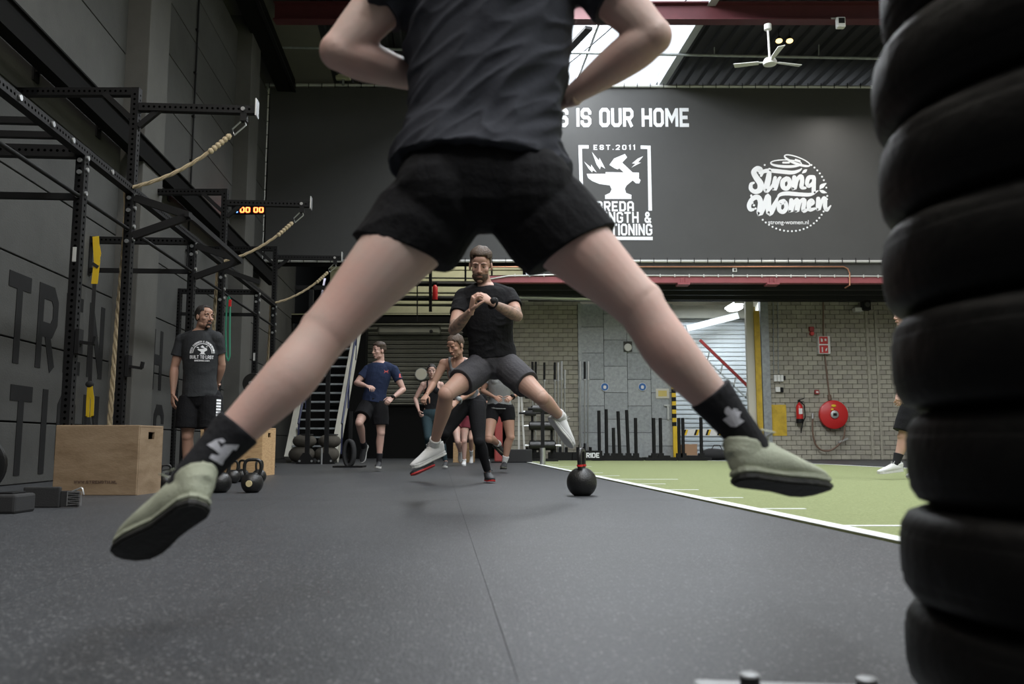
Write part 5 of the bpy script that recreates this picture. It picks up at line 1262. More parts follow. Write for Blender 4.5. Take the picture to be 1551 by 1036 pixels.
def head_bits(par, c, R, s, hair, style, beard=None, fem=False, seed=1):
    def q(x, y, z): return c + R @ (Vector((x, y, z)) * s)
    for sx in (-1, 1):
        eo = MB().ell(q(sx * .029, .0700, .006), (.0120 * s, .0115 * s, .0065 * s), R, 12, 8).ell(q(sx * .029, .0780, .005), (.0060 * s, .0050 * s, .0058 * s), R, 10, 6, mi=1).build('eye', [M['eye'], M['iris']], par, 'all')
        MB().tube([q(sx * .012, .0925, .026), q(sx * .028, .0925, .032), q(sx * .046, .078, .028)], [.0035 * s, .0045 * s, .0025 * s], 6).build('eyebrow', HR[hair], par, 'all')
    MB().tube([q(-.022, .089, -.0605), q(0, .099, -.0600), q(.022, .089, -.0605)], [.002 * s, .0045 * s, .002 * s], 8).build('mouth', M['lip'], par, 'all')
    # hair cap
    mb = MB().ell(q(0, -.016, .036), (.0785 * s, .0985 * s, .0895 * s), R, 44, 30)
    Ri = R.transposed(); keep = []
    for f in mb.f:
        l = Ri @ ((sum((mb.v[i] for i in f), Vector()) / len(f)) - c) / s
        hl = .082 - .10 * max(0, .05 - l.y) * 3.0 if l.y > -.01 else -.035
        if style == 'receding': hl += .022 if l.y > .02 else 0
        if abs(l.x) > .045 and l.y > -.01: hl = .062 if l.y > .030 else (.030 if l.y > .008 else .008)
        if l.z > max(hl, -.06) or (l.y < -.03 and l.z > -.05): keep.append(f)
    mb.f = keep; mb.mi = [0] * len(keep)
    me = mb.mesh('hair', HR[hair], 'all')
    for v in me.vertices:
        l = Ri @ (v.co - c) / s; n_ = (v.co - q(0, -.016, .036)).normalized()
        k = .004 + .010 * max(0, noise.noise(Vector(l) * 30 + Vector((seed, 0, 0))))
        if style in ('quiff', 'short', 'receding') and l.z < .055 and l.y > -.06: k = .0005
        if style in ('quiff', 'short') and l.z > .06: k += (.016 if style == 'quiff' else .006) * min(1, (l.z - .06) / .03)
        v.co = v.co + n_ * k * s
    bm = bmesh.new(); bm.from_mesh(me); loose = [v for v in bm.verts if not v.link_faces]; bmesh.ops.delete(bm, geom=loose, context='VERTS'); bm.to_mesh(me); bm.free()
    h = link('hair', me, par); sd_ = h.modifiers.new('sol', 'SOLIDIFY'); sd_.thickness = .009 * s; sd_.offset = -1
    if style == 'ponytail' or style == 'bun':
        m2 = MB()
        if style == 'bun': m2.ell(q(0, -.105, .055), (.032 * s, .03 * s, .03 * s), R)
        else: m2.loft([q(0, -.10, .06), q(0, -.135, .045), q(.01, -.15, -.02), q(.015, -.13, -.10)], [(.02 * s, .02 * s), (.026 * s, .026 * s), (.024 * s, .024 * s), (.006 * s, .006 * s)], R @ Vector((1, 0, 0)), n=12)
        m2.build('hair_tail', HR[hair], par, 'all')
        for k in range(3): MB().tube([q(.03 * (k - 1), -.02, .125), q(.04 * (k - 1), -.08, .135), q(.05 * (k - 1) + .01, -.13, .10)], .0035 * s, 5).build('hair_strand', HR[hair], par, 'all')
    if beard:
        mb = MB().ell(q(0, .030, -.066), (.0575 * s, .058 * s, .053 * s), R, 36, 26)
        keep = []
        for f in mb.f:
            l = Ri @ ((sum((mb.v[i] for i in f), Vector()) / len(f)) - c) / s
            if beard == 'full': ok = l.z < -.045 + .35 * max(0, abs(l.x) - .026) * 2 and l.z > -.122 and not (abs(l.x) < .022 and -.072 < l.z)
            else: ok = abs(l.x) < .024 and l.z < -.072 and l.y > .05
            if ok and l.y > -.005: keep.append(f)
        mb.f = keep; mb.mi = [0] * len(keep); me = mb.mesh('beard', HR[hair], 'all')
        bm = bmesh.new(); bm.from_mesh(me); bmesh.ops.delete(bm, geom=[v for v in bm.verts if not v.link_faces], context='VERTS'); bm.to_mesh(me); bm.free()
        h = link('beard', me, par); sd_ = h.modifiers.new('sol', 'SOLIDIFY'); sd_.thickness = .006 * s
        MB().tube([q(-.026, .082, -.058), q(-.014, .097, -.049), q(0, .101, -.047), q(.014, .097, -.049), q(.026, .082, -.058)], [.003 * s, .005 * s, .005 * s, .005 * s, .003 * s], 6).build('moustache', HR[hair], par, 'all')

def shoe(par, an, f, u, s, up_m, sole_m, mid_m=None, vox=.006, lab=None, sock=None, fmt='shoe'):
    f = Vector(f).normalized(); u = Vector(u); u = (u - f * u.dot(f)).normalized(); l = f.cross(u)
    L = .285 * s; h0 = Vector(an) - f * .068 * s - u * .088 * s           # heel point at ground level
    def q(x, z, y=0): return h0 + f * x * L + u * z * s + l * y * s
    mb = MB()
    mb.loft([q(.0, .045), q(.06, .048), q(.25, .054), q(.45, .052), q(.65, .042), q(.85, .034), q(.97, .030), q(1.0, .028)],
            [(.016 * s, .022 * s), (.030 * s, .034 * s), (.040 * s, .048 * s), (.041 * s, .042 * s), (.046 * s, .031 * s), (.042 * s, .022 * s), (.024 * s, .015 * s), (.008 * s, .008 * s)], l, n=20)
    mb.loft([q(.10, .05), q(.13, .075), q(.14, .092)], [(.034 * s, .042 * s), (.038 * s, .050 * s), (.040 * s, .054 * s)], l, n=18)
    mb.loft([q(.20, .098), q(.32, .088), q(.46, .077), q(.62, .058)], [(.022 * s, .010 * s), (.030 * s, .018 * s), (.030 * s, .015 * s), (.020 * s, .010 * s)], l, n=14)
    me = remeshed(mb, vox, 3); me.materials.clear(); me.materials.append(up_m)
    so = link('shoe', me, par, lab); so.data.polygons.foreach_set('use_smooth', [True] * len(so.data.polygons))
    out = []
    for t, wl_, wr_ in ((0, .012, .012), (.03, .026, .026), (.12, .036, .036), (.3, .036, .034), (.45, .038, .032), (.6, .046, .040), (.72, .050, .046), (.85, .046, .044), (.95, .032, .032), (1.01, .012, .012)): out.append((t, wl_, wr_))
    pts = [(t, a) for t, a, b_ in out] + [(t, -b_) for t, a, b_ in reversed(out)]
    def slab(z0, z1, k, name, m):
        mb2 = MB(); n = len(pts)
        cv = lambda t: (.010 if t > .8 else 0) * ((t - .8) / .2) ** 2
        vs = [q(t, z0 + cv(t), y * k) for t, y in pts] + [q(t, z1 + cv(t), y * k) for t, y in pts]
        mb2.add(vs, [tuple(reversed(range(n))), tuple(range(n, 2 * n))] + [(i, (i + 1) % n, n + (i + 1) % n, n + i) for i in range(n)])
        o_ = mb2.mesh(name, m); bm = bmesh.new(); bm.from_mesh(o_); bmesh.ops.recalc_face_normals(bm, faces=bm.faces); bmesh.ops.bevel(bm, geom=[e_ for e_ in bm.edges if e_.calc_face_angle(0) > .9], offset=.004 * s, segments=2, affect='EDGES'); bm.to_mesh(o_); bm.free()
        return link(name, o_, so)
    WM[so.name] = Matrix()
    slab(-.002, .014, 1.0, 'outsole', sole_m); slab(.014, .030, .97, 'midsole', mid_m or up_m)
    lc = MB()
    for k in range(5):
        t = .34 + k * .065; z = .112 - k * .0095
        lc.tube([q(t, z - .010, -.024), q(t + .01, z + .003, 0), q(t, z - .010, .024)], .0028 * s, 6)
    lc.tube([q(.33, .105, 0), q(.30, .125, .02), q(.36, .115, .04), q(.33, .105, 0)], .0025 * s, 6); lc.tube([q(.33, .105, 0), q(.30, .125, -.02), q(.36, .11, -.045), q(.33, .105, 0)], .0025 * s, 6)
    lc.build('laces', up_m, so, True)
    # heel tab, as a sub-part
    MB().ell(q(.045, .098), (.012 * s, .012 * s, .02 * s), n=10, m=8).build('heel_tab', up_m, so, True)
    return so

def decal(par, name, m, mb, target, off=.003, dirn=(0, 1, 0), lab=None, cuts=2):
    me = mb.mesh(name, m); bm = bmesh.new(); bm.from_mesh(me)
    bmesh.ops.triangulate(bm, faces=bm.faces)
    for _ in range(cuts): bmesh.ops.subdivide_edges(bm, edges=[e for e in bm.edges if e.calc_length() > .012], cuts=1)
    bmesh.ops.triangulate(bm, faces=bm.faces)
    tm = target.data; bv = BVHTree.FromPolygons([v.co for v in tm.vertices], [p_.vertices[:] for p_ in tm.polygons]); d_ = Vector(dirn).normalized()
    dead = []
    for v in bm.verts:
        h = bv.ray_cast(v.co - d_ * .6, d_)
        if h[0] is None: dead.append(v)
        else: v.co = h[0] - d_ * off
    bmesh.ops.delete(bm, geom=dead, context='VERTS'); bm.to_mesh(me); bm.free()
    return link(name, me, par, lab)
def flat(mb_fn):
    mb = MB(); mb_fn(mb); return mb

def lerp(a, b, t): return Vector(a).lerp(Vector(b), t)
def person(label, J, front=(0, -1, 0), s=1.0, fem=False, skin='mid', look=(0, -1, 0), headup=(0, 0, 1), hair='brown', style='short', beard=None,
           kdir=None, crotch=.075, top='black', sleeve=.5, hem=.0, tank=False, low='black', leg=.45, leggings=False, flare=.03, sock='white', sockh=.12, shoem='black', sole='sole_black', mid=None,
           hands=None, vox=.0065, wr=(.005, 9, (1, 1, 1)), feet=None, bulk=1.0, build_head=True, tattoo=False, ground=None, limb=1.0, waistfit=1.0, torso_w=1.0, fine=.0035, thigh=1.0, topflare=0.0, hsc=1.0):
    J = {k: Vector(v) for k, v in J.items()}; front = Vector(front).normalized()
    e = thing('person', (J['pel'].x, J['pel'].y, 0.0 if ground is None else ground), label, 'person')
    hl = (J['hipB'] - J['hipA']).normalized(); sl = (J['shB'] - J['shA']).normalized()
    pel, nk = J['pel'], J['neck']; up = (nk - pel).normalized()
    ctr = [lerp(pel, nk, t) for t in (0, .30, .66, .90)]
    k = s * bulk * torso_w
    if fem: W = [(.125, .10), (.172, .118), (.128, .094), (.150, .110), (.135, .088), (.058, .055)]
    else: W = [(.115, .095), (.165, .115), (.150, .105), (.178, .122), (.160, .098), (.066, .064)]
    W = [(a * k, b_ * k) for a, b_ in W]
    lat = [hl, hl, lerp(hl, sl, .4), sl, sl, sl]
    tp = [pel - up * .065 * s, pel, ctr[1], ctr[2], ctr[3], nk + up * .015 * s]
    body = MB()
    body.loft(tp, W, lat, n=24)
    c, R = J['head'], frame(look, headup); hs = s * hsc
    if build_head:
        body.loft([nk - up * .03 * s, lerp(nk, c + R @ Vector((0, -.03, -.06)) * hs, .5), c + R @ Vector((0, -.022, -.045)) * hs], [(.066 * s, .062 * s), (.054 * s if not fem else .046 * s, .054 * s if not fem else .046 * s), (.055 * s, .058 * s)] if not fem else [(.056 * s, .054 * s), (.044 * s, .044 * s), (.048 * s, .052 * s)], sl, n=18)
    fk = .86 if fem else 1.0; L_ = s * limb * fk
    for a in 'AB':
        sh, el, wrj = J['sh' + a], J['el' + a], J['wr' + a]
        body.loft([lerp(ctr[3], sh, .35) , lerp(ctr[3], sh, .8), sh + (sh - nk) * .06], [(.075 * s, .085 * s), (.06 * s * fk, .07 * s * fk), (.045 * s * fk, .05 * s * fk)], front, n=16)
        body.loft([lerp(nk, sh, .1), lerp(nk, sh, .55) + Vector((0, 0, .005)), sh + Vector((0, 0, .015))], [(.05 * s, .05 * s), (.045 * s * fk, .04 * s * fk), (.04 * s * fk, .04 * s * fk)], front, n=14)
        body.ell(sh, (.060 * L_, .060 * L_, .064 * L_))
        body.loft([sh, lerp(sh, el, .3), lerp(sh, el, .62), lerp(sh, el, .9), el], [(.053 * L_, .056 * L_), (.051 * L_, .054 * L_), (.045 * L_, .049 * L_), (.039 * L_, .040 * L_), (.038 * L_, .038 * L_)], front, n=16)
        body.ell(el, (.039 * L_,) * 3)
        body.loft([el, lerp(el, wrj, .22), lerp(el, wrj, .55), lerp(el, wrj, .88), lerp(el, wrj, 1.03)], [(.038 * L_, .038 * L_), (.046 * L_, .043 * L_), (.038 * L_, .036 * L_), (.029 * L_, .024 * L_), (.028 * L_, .022 * L_)], front, n=16)
        hp, kn, an = J['hip' + a], J['kn' + a], J['an' + a]; LG = s * thigh
        if fem: LG *= 1.0
        shin = (an - kn).normalized(); th = (kn - hp).normalized()
        back = -(front - shin * front.dot(shin)); 
        bend = th - shin
        kf = (bend - shin * bend.dot(shin)) if bend.length > .15 else front
        if kf.length < .05: kf = front
        kf = kf.normalized() if bend.length > .15 else (front - shin * front.dot(shin)).normalized()
        if kdir: kf = Vector(kdir[a]); kf = (kf - shin * kf.dot(shin)).normalized()
        body.loft([lerp(hp, kn, -.08), lerp(hp, kn, .15), lerp(hp, kn, .5), lerp(hp, kn, .82), kn], [(.092 * LG, .098 * LG), (.094 * LG, .100 * LG), (.080 * LG, .086 * LG), (.063 * LG, .064 * LG), (.057 * LG, .058 * LG)], hl, n=20)
        body.ell(kn + kf * .010 * s, (.054 * LG,) * 3); body.ell(kn + kf * .030 * s, (.032 * LG,) * 3)
        body.loft([kn, lerp(kn, an, .12) - kf * .006 * s, lerp(kn, an, .32) - kf * .016 * s, lerp(kn, an, .6) - kf * .006 * s, lerp(kn, an, .88), lerp(kn, an, 1.02)], [(.055 * LG, .056 * LG), (.054 * LG, .056 * LG), (.056 * LG, .059 * LG), (.044 * LG, .045 * LG), (.034 * LG, .036 * LG), (.034 * LG, .038 * LG)], hl, n=20)
        body.ell(hp - front * .035 * s + Vector((0, 0, .01 * s)), (.098 * LG, .098 * LG, .105 * LG))
        fo = feet[a] if feet and a in feet else None
        f_ = Vector(fo[0]) if fo else Vector((0, -1, 0)); u_ = Vector(fo[1]) if fo else Vector((0, 0, 1)); f_.normalize()
        body.loft([an, an - u_ * .04 * s + f_ * .03 * s, an - u_ * .055 * s + f_ * .12 * s], [(.032 * s, .036 * s), (.028 * s, .030 * s), (.026 * s, .014 * s)], f_.cross(u_), n=12)
    if fem and not build_head is None:
        for sx in (-1, 1): body.ell(lerp(pel, nk, .72) + front * .075 * k / s * s + sl * sx * .068 * s, (.058 * s, .05 * s, .056 * s))
    parts = [(remeshed(body, vox, 9 if vox < .0052 else 3), 0)]
    mats = [SKN[skin]]
    if tattoo:
        mats.append(M['tattoo']); els = [(J['el' + a], J['wr' + a], J['sh' + a]) for a in 'AB']
        def idx(p_):
            for el, wrj, sh in els:
                d_ = wrj - el; t = (p_ - el).dot(d_) / d_.length_squared
                if -.25 < t < 1.0 and (p_ - (el + d_ * t)).length < .075 and (p_ - sh).length > .16: return 1
            return 0
        parts[0] = (parts[0][0], idx)
    if build_head:
        hm = MB(); head_mb(hm, c, R, hs, fem); hm.loft([c + R @ Vector((0, -.022, -.03)) * hs, c + R @ Vector((0, -.024, -.08)) * hs], [(.05 * hs, .055 * hs), (.05 * hs, .054 * hs)], sl)
        parts.append((remeshed(hm, fine, 2), 0))
    for a in 'AB':
        h = (hands or {}).get(a, {})
        d_ = Vector(h.get('d', (J['wr' + a] - J['el' + a]))); n_ = Vector(h.get('n', (1 if a == 'A' else -1, .3, 0)))
        hm = MB(); hand(hm, J['wr' + a], d_, n_, h.get('side', 1), h.get('curl', .55), s * (.9 if fem else 1) * h.get('s', 1), h.get('thumb', .3)); parts.append((remeshed(hm, min(fine, .0035), 1), 0))
    bo = link('body', join_meshes(parts, 'body', mats), e)
    if build_head: head_bits(e, c, R, hs, hair, style, beard, fem, seed=len(label))
    # ---- top
    g = .013 * s
    tm = MB()
    hemz = lerp(pel, nk, hem)
    ks = k * 1.0
    if tank:
        tm.loft([hemz, lerp(hemz, ctr[1], .5), ctr[1], ctr[2], lerp(ctr[2], ctr[3], .55)], [(W[1][0] * .98 + g * .6, W[1][1] + g * .6), (W[2][0] * 1.06 + g * .6, W[2][1] * 1.05 + g * .6), (W[2][0] + g * .6, W[2][1] + g * .6), (W[3][0] * .97 + g * .4, W[3][1] + g * .6), (W[3][0] * .70, W[3][1] * .95 + g * .5)], [hl, hl, lat[2], sl, sl], endtan=up, n=28)
        if fem:
            for sx in (-1, 1): tm.ell(lerp(pel, nk, .72) + front * .078 * s + sl * sx * .066 * s, (.064 * s, .056 * s, .062 * s))
        for sx in (-1, 1):
            sp_ = lerp(nk, J['shB' if sx > 0 else 'shA'], .52); uu = lerp(ctr[2], ctr[3], .4)
            tm.tube([uu + front * (W[3][1] + .0) + sl * sx * .075 * s, sp_ + front * .055 * s + up * .02 * s, sp_ + up * .045 * s, sp_ - front * .055 * s + up * .02 * s, uu - front * W[3][1] + sl * sx * .06 * s], .016 * s, 8)
    else:
        tm.loft([hemz, lerp(hemz, ctr[1], .5), ctr[1], ctr[2], ctr[3], nk - up * .004 * s], [(W[1][0] * .97 + g * 1.2 + topflare, W[1][1] + g * 1.3 + topflare), ((W[1][0] * .5 + W[2][0] * .5) * waistfit + g * 1.1, W[2][1] * 1.05 * waistfit + g), (W[2][0] * waistfit + g, W[2][1] * waistfit + g), (W[3][0] + g * .8, W[3][1] + g), (W[4][0] + g * .8, W[4][1] + g), (W[5][0] + .018 * s, W[5][1] + .018 * s)], lat, endtan=up, n=28)
        if fem:
            for sx in (-1, 1): tm.ell(lerp(pel, nk, .72) + front * .076 * s + sl * sx * .066 * s, (.066 * s, .058 * s, .064 * s))
        for a in 'AB':
            sh, el = J['sh' + a], J['el' + a]; d_ = (el - sh).normalized()
            tm.loft([lerp(ctr[3], sh, .3), lerp(ctr[3], sh, .8), sh + (sh - nk) * .07], [(.085 * s, .095 * s), (.072 * s * fk, .08 * s * fk), (.056 * s * fk, .060 * s * fk)], front, n=16)
            tm.loft([lerp(nk, sh, .25), lerp(nk, sh, .6) + Vector((0, 0, .008)), sh + Vector((0, 0, .018))], [(.058 * s, .052 * s), (.056 * s * fk, .050 * s * fk), (.052 * s * fk, .05 * s * fk)], front, n=14)
            tm.ell(sh, (.070 * L_, .070 * L_, .074 * L_))
            tm.loft([sh, lerp(sh, el, sleeve * .5), lerp(sh, el, sleeve)], [(.066 * L_, .070 * L_), (.064 * L_, .068 * L_), (.064 * L_, .068 * L_)], front, endtan=d_, n=18)
    me = remeshed(tm, vox * .9, 2, wrinkle(wr[0], wr[1], wr[2], len(label)) if wr else None); me.materials.clear(); me.materials.append(CL[top] if isinstance(top, str) else top)
    to = link('tank_top' if tank else 'shirt', me, e)
    # ---- bottoms
    bm_ = MB(); waist = lerp(pel, nk, .20)
    bm_.loft([waist, lerp(pel, nk, .08), pel, pel - up * .07 * s], [(W[2][0] * 1.0 + g * .4, W[2][1] + g * .4), (W[1][0] * .98 + g * .5, W[1][1] + g * .6), (W[1][0] + g * .6, W[1][1] + g * .8), (W[0][0] + g, W[0][1] + g)], hl, n=24)
    bm_.ell(pel - up * crotch * s, ((W[0][0] + g) * .9, (W[0][1] + g) * 1.0, .06 * s), frame(front.cross(Vector((0, 0, 1))).cross(Vector((0, 0, 1))) * -1, (0, 0, 1)), 20, 12)
    for a in 'AB':
        hp, kn, an = J['hip' + a], J['kn' + a], J['an' + a]; LG = s * thigh
        bm_.ell(hp - front * .035 * s + Vector((0, 0, .01 * s)), (.108 * LG, .108 * LG, .112 * LG))
        if leggings:
            x_ = .005 * s; th = (kn - hp).normalized(); shin = (an - kn).normalized(); bend = th - shin
            kf = (bend - shin * bend.dot(shin)) if bend.length > .15 else (front - shin * front.dot(shin)); kf = kf.normalized() if kf.length > .02 else front
            bm_.loft([lerp(hp, kn, -.08), lerp(hp, kn, .15), lerp(hp, kn, .5), lerp(hp, kn, .82), kn], [(.096 * LG, .104 * LG), (.098 * LG, .105 * LG), (.085 * LG, .091 * LG), (.069 * LG, .070 * LG), (.063 * LG, .064 * LG)], hl, n=20)
            bm_.ell(kn + kf * .012 * s, (.060 * LG,) * 3); bm_.ell(kn + kf * .036 * s, (.036 * LG,) * 3)
            bm_.loft([kn, lerp(kn, an, .12) - kf * .006 * s, lerp(kn, an, .32) - kf * .016 * s, lerp(kn, an, .6) - kf * .006 * s, lerp(kn, an, .93)], [(.061 * LG, .062 * LG), (.060 * LG, .062 * LG), (.062 * LG, .065 * LG), (.049 * LG, .050 * LG), (.039 * LG, .041 * LG)], hl, n=20)
        else:
            hd = J.get('hem' + a); end = Vector(hd) if hd is not None else lerp(hp, kn, leg)
            dd = Vector(J['hd' + a]) if ('hd' + a) in J else (kn - hp)
            bm_.loft([lerp(hp, kn, -.10), lerp(hp, end, .4), end], [(.105 * LG, .112 * LG), (.104 * LG + flare * .5, .108 * LG + flare * .5), (.088 * LG + flare, .094 * LG + flare)], hl, endtan=dd, n=24)
    me = remeshed(bm_, vox * .9, 2, wrinkle(min(.007, wr[0] * .8), min(9, wr[1] * 1.3), (1, 1, 1.8) if wr[2] == 'diag' else wr[2], 4) if (wr and not leggings) else None); me.materials.clear(); me.materials.append(CL[low])
    lo = link('leggings' if leggings else 'shorts', me, e)
    # ---- socks and shoes
    outd = {'e': e, 'body': bo, 'top': to, 'low': lo, 'J': J}
    for a in 'AB':
        kn, an = J['kn' + a], J['an' + a]; fo = (feet or {}).get(a, ((0, -1, 0), (0, 0, 1)))
        f_ = Vector(fo[0]).normalized(); u_ = Vector(fo[1]); u_ = (u_ - f_ * u_.dot(f_)).normalized()
        if sockh:
            LG = s * thigh; t1 = 1 - sockh / max(.2, (an - kn).length / s); m_ = MB()
            rr = .040 + .035 * max(0, (1 - t1) - .15)
            m_.loft([lerp(kn, an, t1), lerp(kn, an, (t1 + 1) / 2), an, an - u_ * .04 * s + f_ * .02 * s, an - u_ * .05 * s + f_ * .10 * s], [(rr * LG + .004, (rr + .002) * LG + .004), (.040 * LG + .002, .042 * LG + .002), (.037 * s, .042 * s), (.030 * s, .038 * s), (.024 * s, .016 * s)], [hl, hl, lerp(hl, f_.cross(u_) * (1 if f_.cross(u_).dot(hl) > 0 else -1), .5), f_.cross(u_) * (1 if f_.cross(u_).dot(hl) > 0 else -1), f_.cross(u_) * (1 if f_.cross(u_).dot(hl) > 0 else -1)], n=18)
            me = remeshed(m_, vox * .8, 2); me.materials.clear(); me.materials.append(CL[sock]); outd['sock' + a] = link('sock', me, e)
        outd['shoe' + a] = shoe(e, an, f_, u_, s, SH[shoem], SH[sole], SH[mid] if mid else None, vox)
    return outd
def watch(par, el, wrj, s=1.0, t=.93, m=None):
    d_ = (wrj - el).normalized(); c_ = lerp(el, wrj, t); a = d_.orthogonal().normalized(); b_ = d_.cross(a)
    mb = MB(); L = [c_ + (a * math.cos(q) * .033 + b_ * math.sin(q) * .028) * s for q in [k * math.pi / 10 for k in range(20)]]
    mb.tube(L, .009 * s, 8, closed=True); o = mb.build('watch_strap', m or M['black_metal'], par, 'all')
    fc_ = c_ + Vector((0, -.032 * s, .012)); MB().ell(fc_, (.02 * s, .01 * s, .02 * s)).build('watch_face', m or M['black_metal'], par, 'all')

def PJ(Y0, **kw):
    out = {}
    for k_, v in kw.items(): out[k_] = P(v[0], v[1], Y0 + (v[2] if len(v) > 2 else 0))
    return out

# ---------- 1. the leaping athlete in the foreground, seen from behind
J = PJ(2.0, pel=(724, 288), neck=(752, -88, .06), head=(756, -158, .10), shA=(628, -48, .02), shB=(884, -52, .02), elA=(512, 78, -.02), elB=(990, 55, -.02), wrA=(655, 128, .16), wrB=(862, 148, .10),
       hipA=(668, 306), hipB=(800, 304), knA=(494, 503, -.08), knB=(967, 462, -.05), anA=(283, 732, -.18), anB=(1140, 677, -.04))
J['hemA'] = P(608, 384, 2.0); J['hemB'] = P(868, 380, 2.0); J['hdA'] = Vector((-.32, 0, -.95)); J['hdB'] = Vector((.48, 0, -.88))
at = person('man in dark grey t-shirt and black shorts leaping in the foreground, seen from behind', J, front=(0, 1, 0), s=1.0, skin='pale', look=(.05, 1, -.1), hair='brown', style='short',
            top='char2', sleeve=.52, hem=.075, low='black', flare=.030, sock='sock_black', sockh=.155, shoem='lime', sole='sole_black', mid='lime', vox=.005, wr=(.024, 4.2, 'diag'),
            hands={'A': dict(n=(0, -1, 0), side=1, curl=.9), 'B': dict(n=(-.3, -.6, .2), side=-1, curl=1.1, d=(-.55, .5, .1))},
            feet={'A': ((-.76, .46, -.44), (-.1, .55, .8)), 'B': ((.87, .47, -.13), (-.1, .3, .95))}, limb=1.18, thigh=1.04, torso_w=1.14, crotch=.045, kdir={'A': (-.75, .6, .3), 'B': (.75, .6, .3)}, waistfit=1.04, topflare=.022, ground=0)
M['sock_print'] = mat('grey_white_print', (.62, .62, .68), .8)
def sockpoly(a, ox, oy, sc, polys):
    mb = MB()
    for pl_ in polys:
        v = [P(ox + x / sc, oy + y / sc, 1.6) for x, y in pl_]; c0 = v[0]
        mb.prism([(q.x - c0.x, q.z - c0.z) for q in v][::-1], c0, (1, 0, 0), (0, 0, 1), .0004)
    # cast along the line of a viewer standing behind the athlete, low
    decal(at['e'], 'sock_print', M['sock_print'], mb, at['sock' + a], .0015, dirn=(P(330 if a == 'A' else 1110, 660, 1.9) - Vector((0, 0, HC))), lab='white angular logo printed on the sock', cuts=3)
sockpoly('A', 140, 560, 3.237, [[(555, 372), (608, 345), (632, 390), (600, 402)], [(600, 402), (632, 390), (655, 372), (735, 375), (716, 405), (700, 400), (668, 440), (652, 458), (628, 428)], [(570, 445), (582, 425), (612, 432), (628, 428), (652, 458), (640, 487)], [(592, 348), (640, 338), (658, 352), (640, 366), (622, 352)]])
sockpoly('B', 1060, 560, 5.178, [[(180, 300), (188, 262), (215, 245), (245, 275), (235, 330), (205, 330)], [(245, 275), (340, 295), (325, 312), (318, 350), (235, 330)], [(235, 330), (318, 350), (365, 380), (290, 436), (235, 430), (165, 368), (205, 340)], [(262, 262), (300, 268), (310, 280), (262, 276)]])

# ---------- 2. the bearded man mid-air
J = PJ(6.2, pel=(747, 547, .02), neck=(735, 434, -.02), head=(728, 403, -.08), shA=(702, 451), shB=(770, 449), elA=(687, 500, -.20), elB=(784, 479, -.16), wrA=(714, 470, -.42), wrB=(744, 458, -.40),
       hipA=(729, 556), hipB=(766, 554), knA=(676, 596, -.28), knB=(820, 602, -.24), anA=(657, 676, .02), anB=(851, 633, .06))
cm = person('bearded man with tattooed arms in black t-shirt jumping in the middle, hands clasped', J, s=1.0, skin='mid', look=(-.05, -1, -.38), headup=(.03, 0, 1), hair='lightbrown', style='quiff', beard='full',
            top='black', sleeve=.52, hem=.04, low='shorts_grey', leg=.60, flare=.014, sock='white', sockh=.07, shoem='white', sole='sole_white', vox=.0055, fine=.003, wr=(.006, 12, (1, 1, 1.6)), tattoo=True,
            hands={'A': dict(d=(.10, -.25, .55), n=(.8, .2, .1), side=-1, curl=.75, thumb=.5), 'B': dict(d=(-.55, -.20, .30), n=(-.3, .6, -.5), side=-1, curl=.8, thumb=.4)},
            feet={'A': ((-.62, -.35, -.30), (-.25, -.1, .95)), 'B': ((.55, .18, -.75), (.65, .45, .55))}, ground=0, thigh=.98)
watch(cm['e'], J['elB'], J['wrB'], 1.1)
for k in range(2):
    pass
# ---------- 3. man in navy t-shirt
J = PJ(12.7, pel=(566, 609), neck=(576, 549), head=(574, 532, -.03), shA=(557, 560), shB=(596, 560), elA=(540, 580, -.06), elB=(611, 590, -.02), wrA=(556, 585, -.26), wrB=(594, 603, -.22),
       hipA=(557, 613), hipB=(576, 613), knA=(544, 640, -.30), knB=(577, 656, -.04), anA=(551, 677, .16), anB=(574, 700))
bmn = person('man in navy t-shirt and black shorts jogging on the spot near the stairs', J, s=1.02, skin='fair', look=(-.8, -.75, -.08), hair='brown', style='quiff', top='navy', sleeve=.55, hem=.0, low='black', leg=.72, flare=.03,
             sock='sock_black', sockh=.13, shoem='black', sole='sole_white', mid='sole_white', hands={'A': dict(n=(0, .5, -1), side=1, curl=.5), 'B': dict(n=(0, .8, -.2), side=-1, curl=.6)},
             feet={'A': ((-.15, -.25, -.75), (-.2, -.9, .3)), 'B': ((0.05, -1, 0), (0, 0, 1))}, ground=0, wr=(.006, 11, (1, 1, 1)))
watch(bmn['e'], J['elB'], J['wrB'], 1.1)
mb = MB(); q = P(585, 561, 12.4)
for sy in (1, -1):
    L = [(-.030, .024 * sy), (-.02, .006 * sy), (0, -.004 * sy), (.02, .006 * sy), (.030, .024 * sy)]
    for i in range(4): mb.prism([(L[i][0], L[i][1] - .007), (L[i + 1][0], L[i + 1][1] - .007), (L[i + 1][0], L[i + 1][1] + .007), (L[i][0], L[i][1] + .007)], q, X1, Z1, .0005)
decal(bmn['e'], 'chest_logo', mat('coral_print', (.5, .09, .08), .7), mb, bmn['top'], .006, dirn=(-1.8, 12.4, 0), lab='small coral chest logo', cuts=1)
mb = MB().prism([(-.02, -.03), (.02, -.03), (.025, .03), (-.015, .03)], P(606.5, 567, 12.4), X1, Z1, .0005); decal(bmn['e'], 'sleeve_logo', bpy.data.materials['coral_print'], mb, bmn['top'], .006, dirn=(-1.65, 12.4, 0), cuts=1)

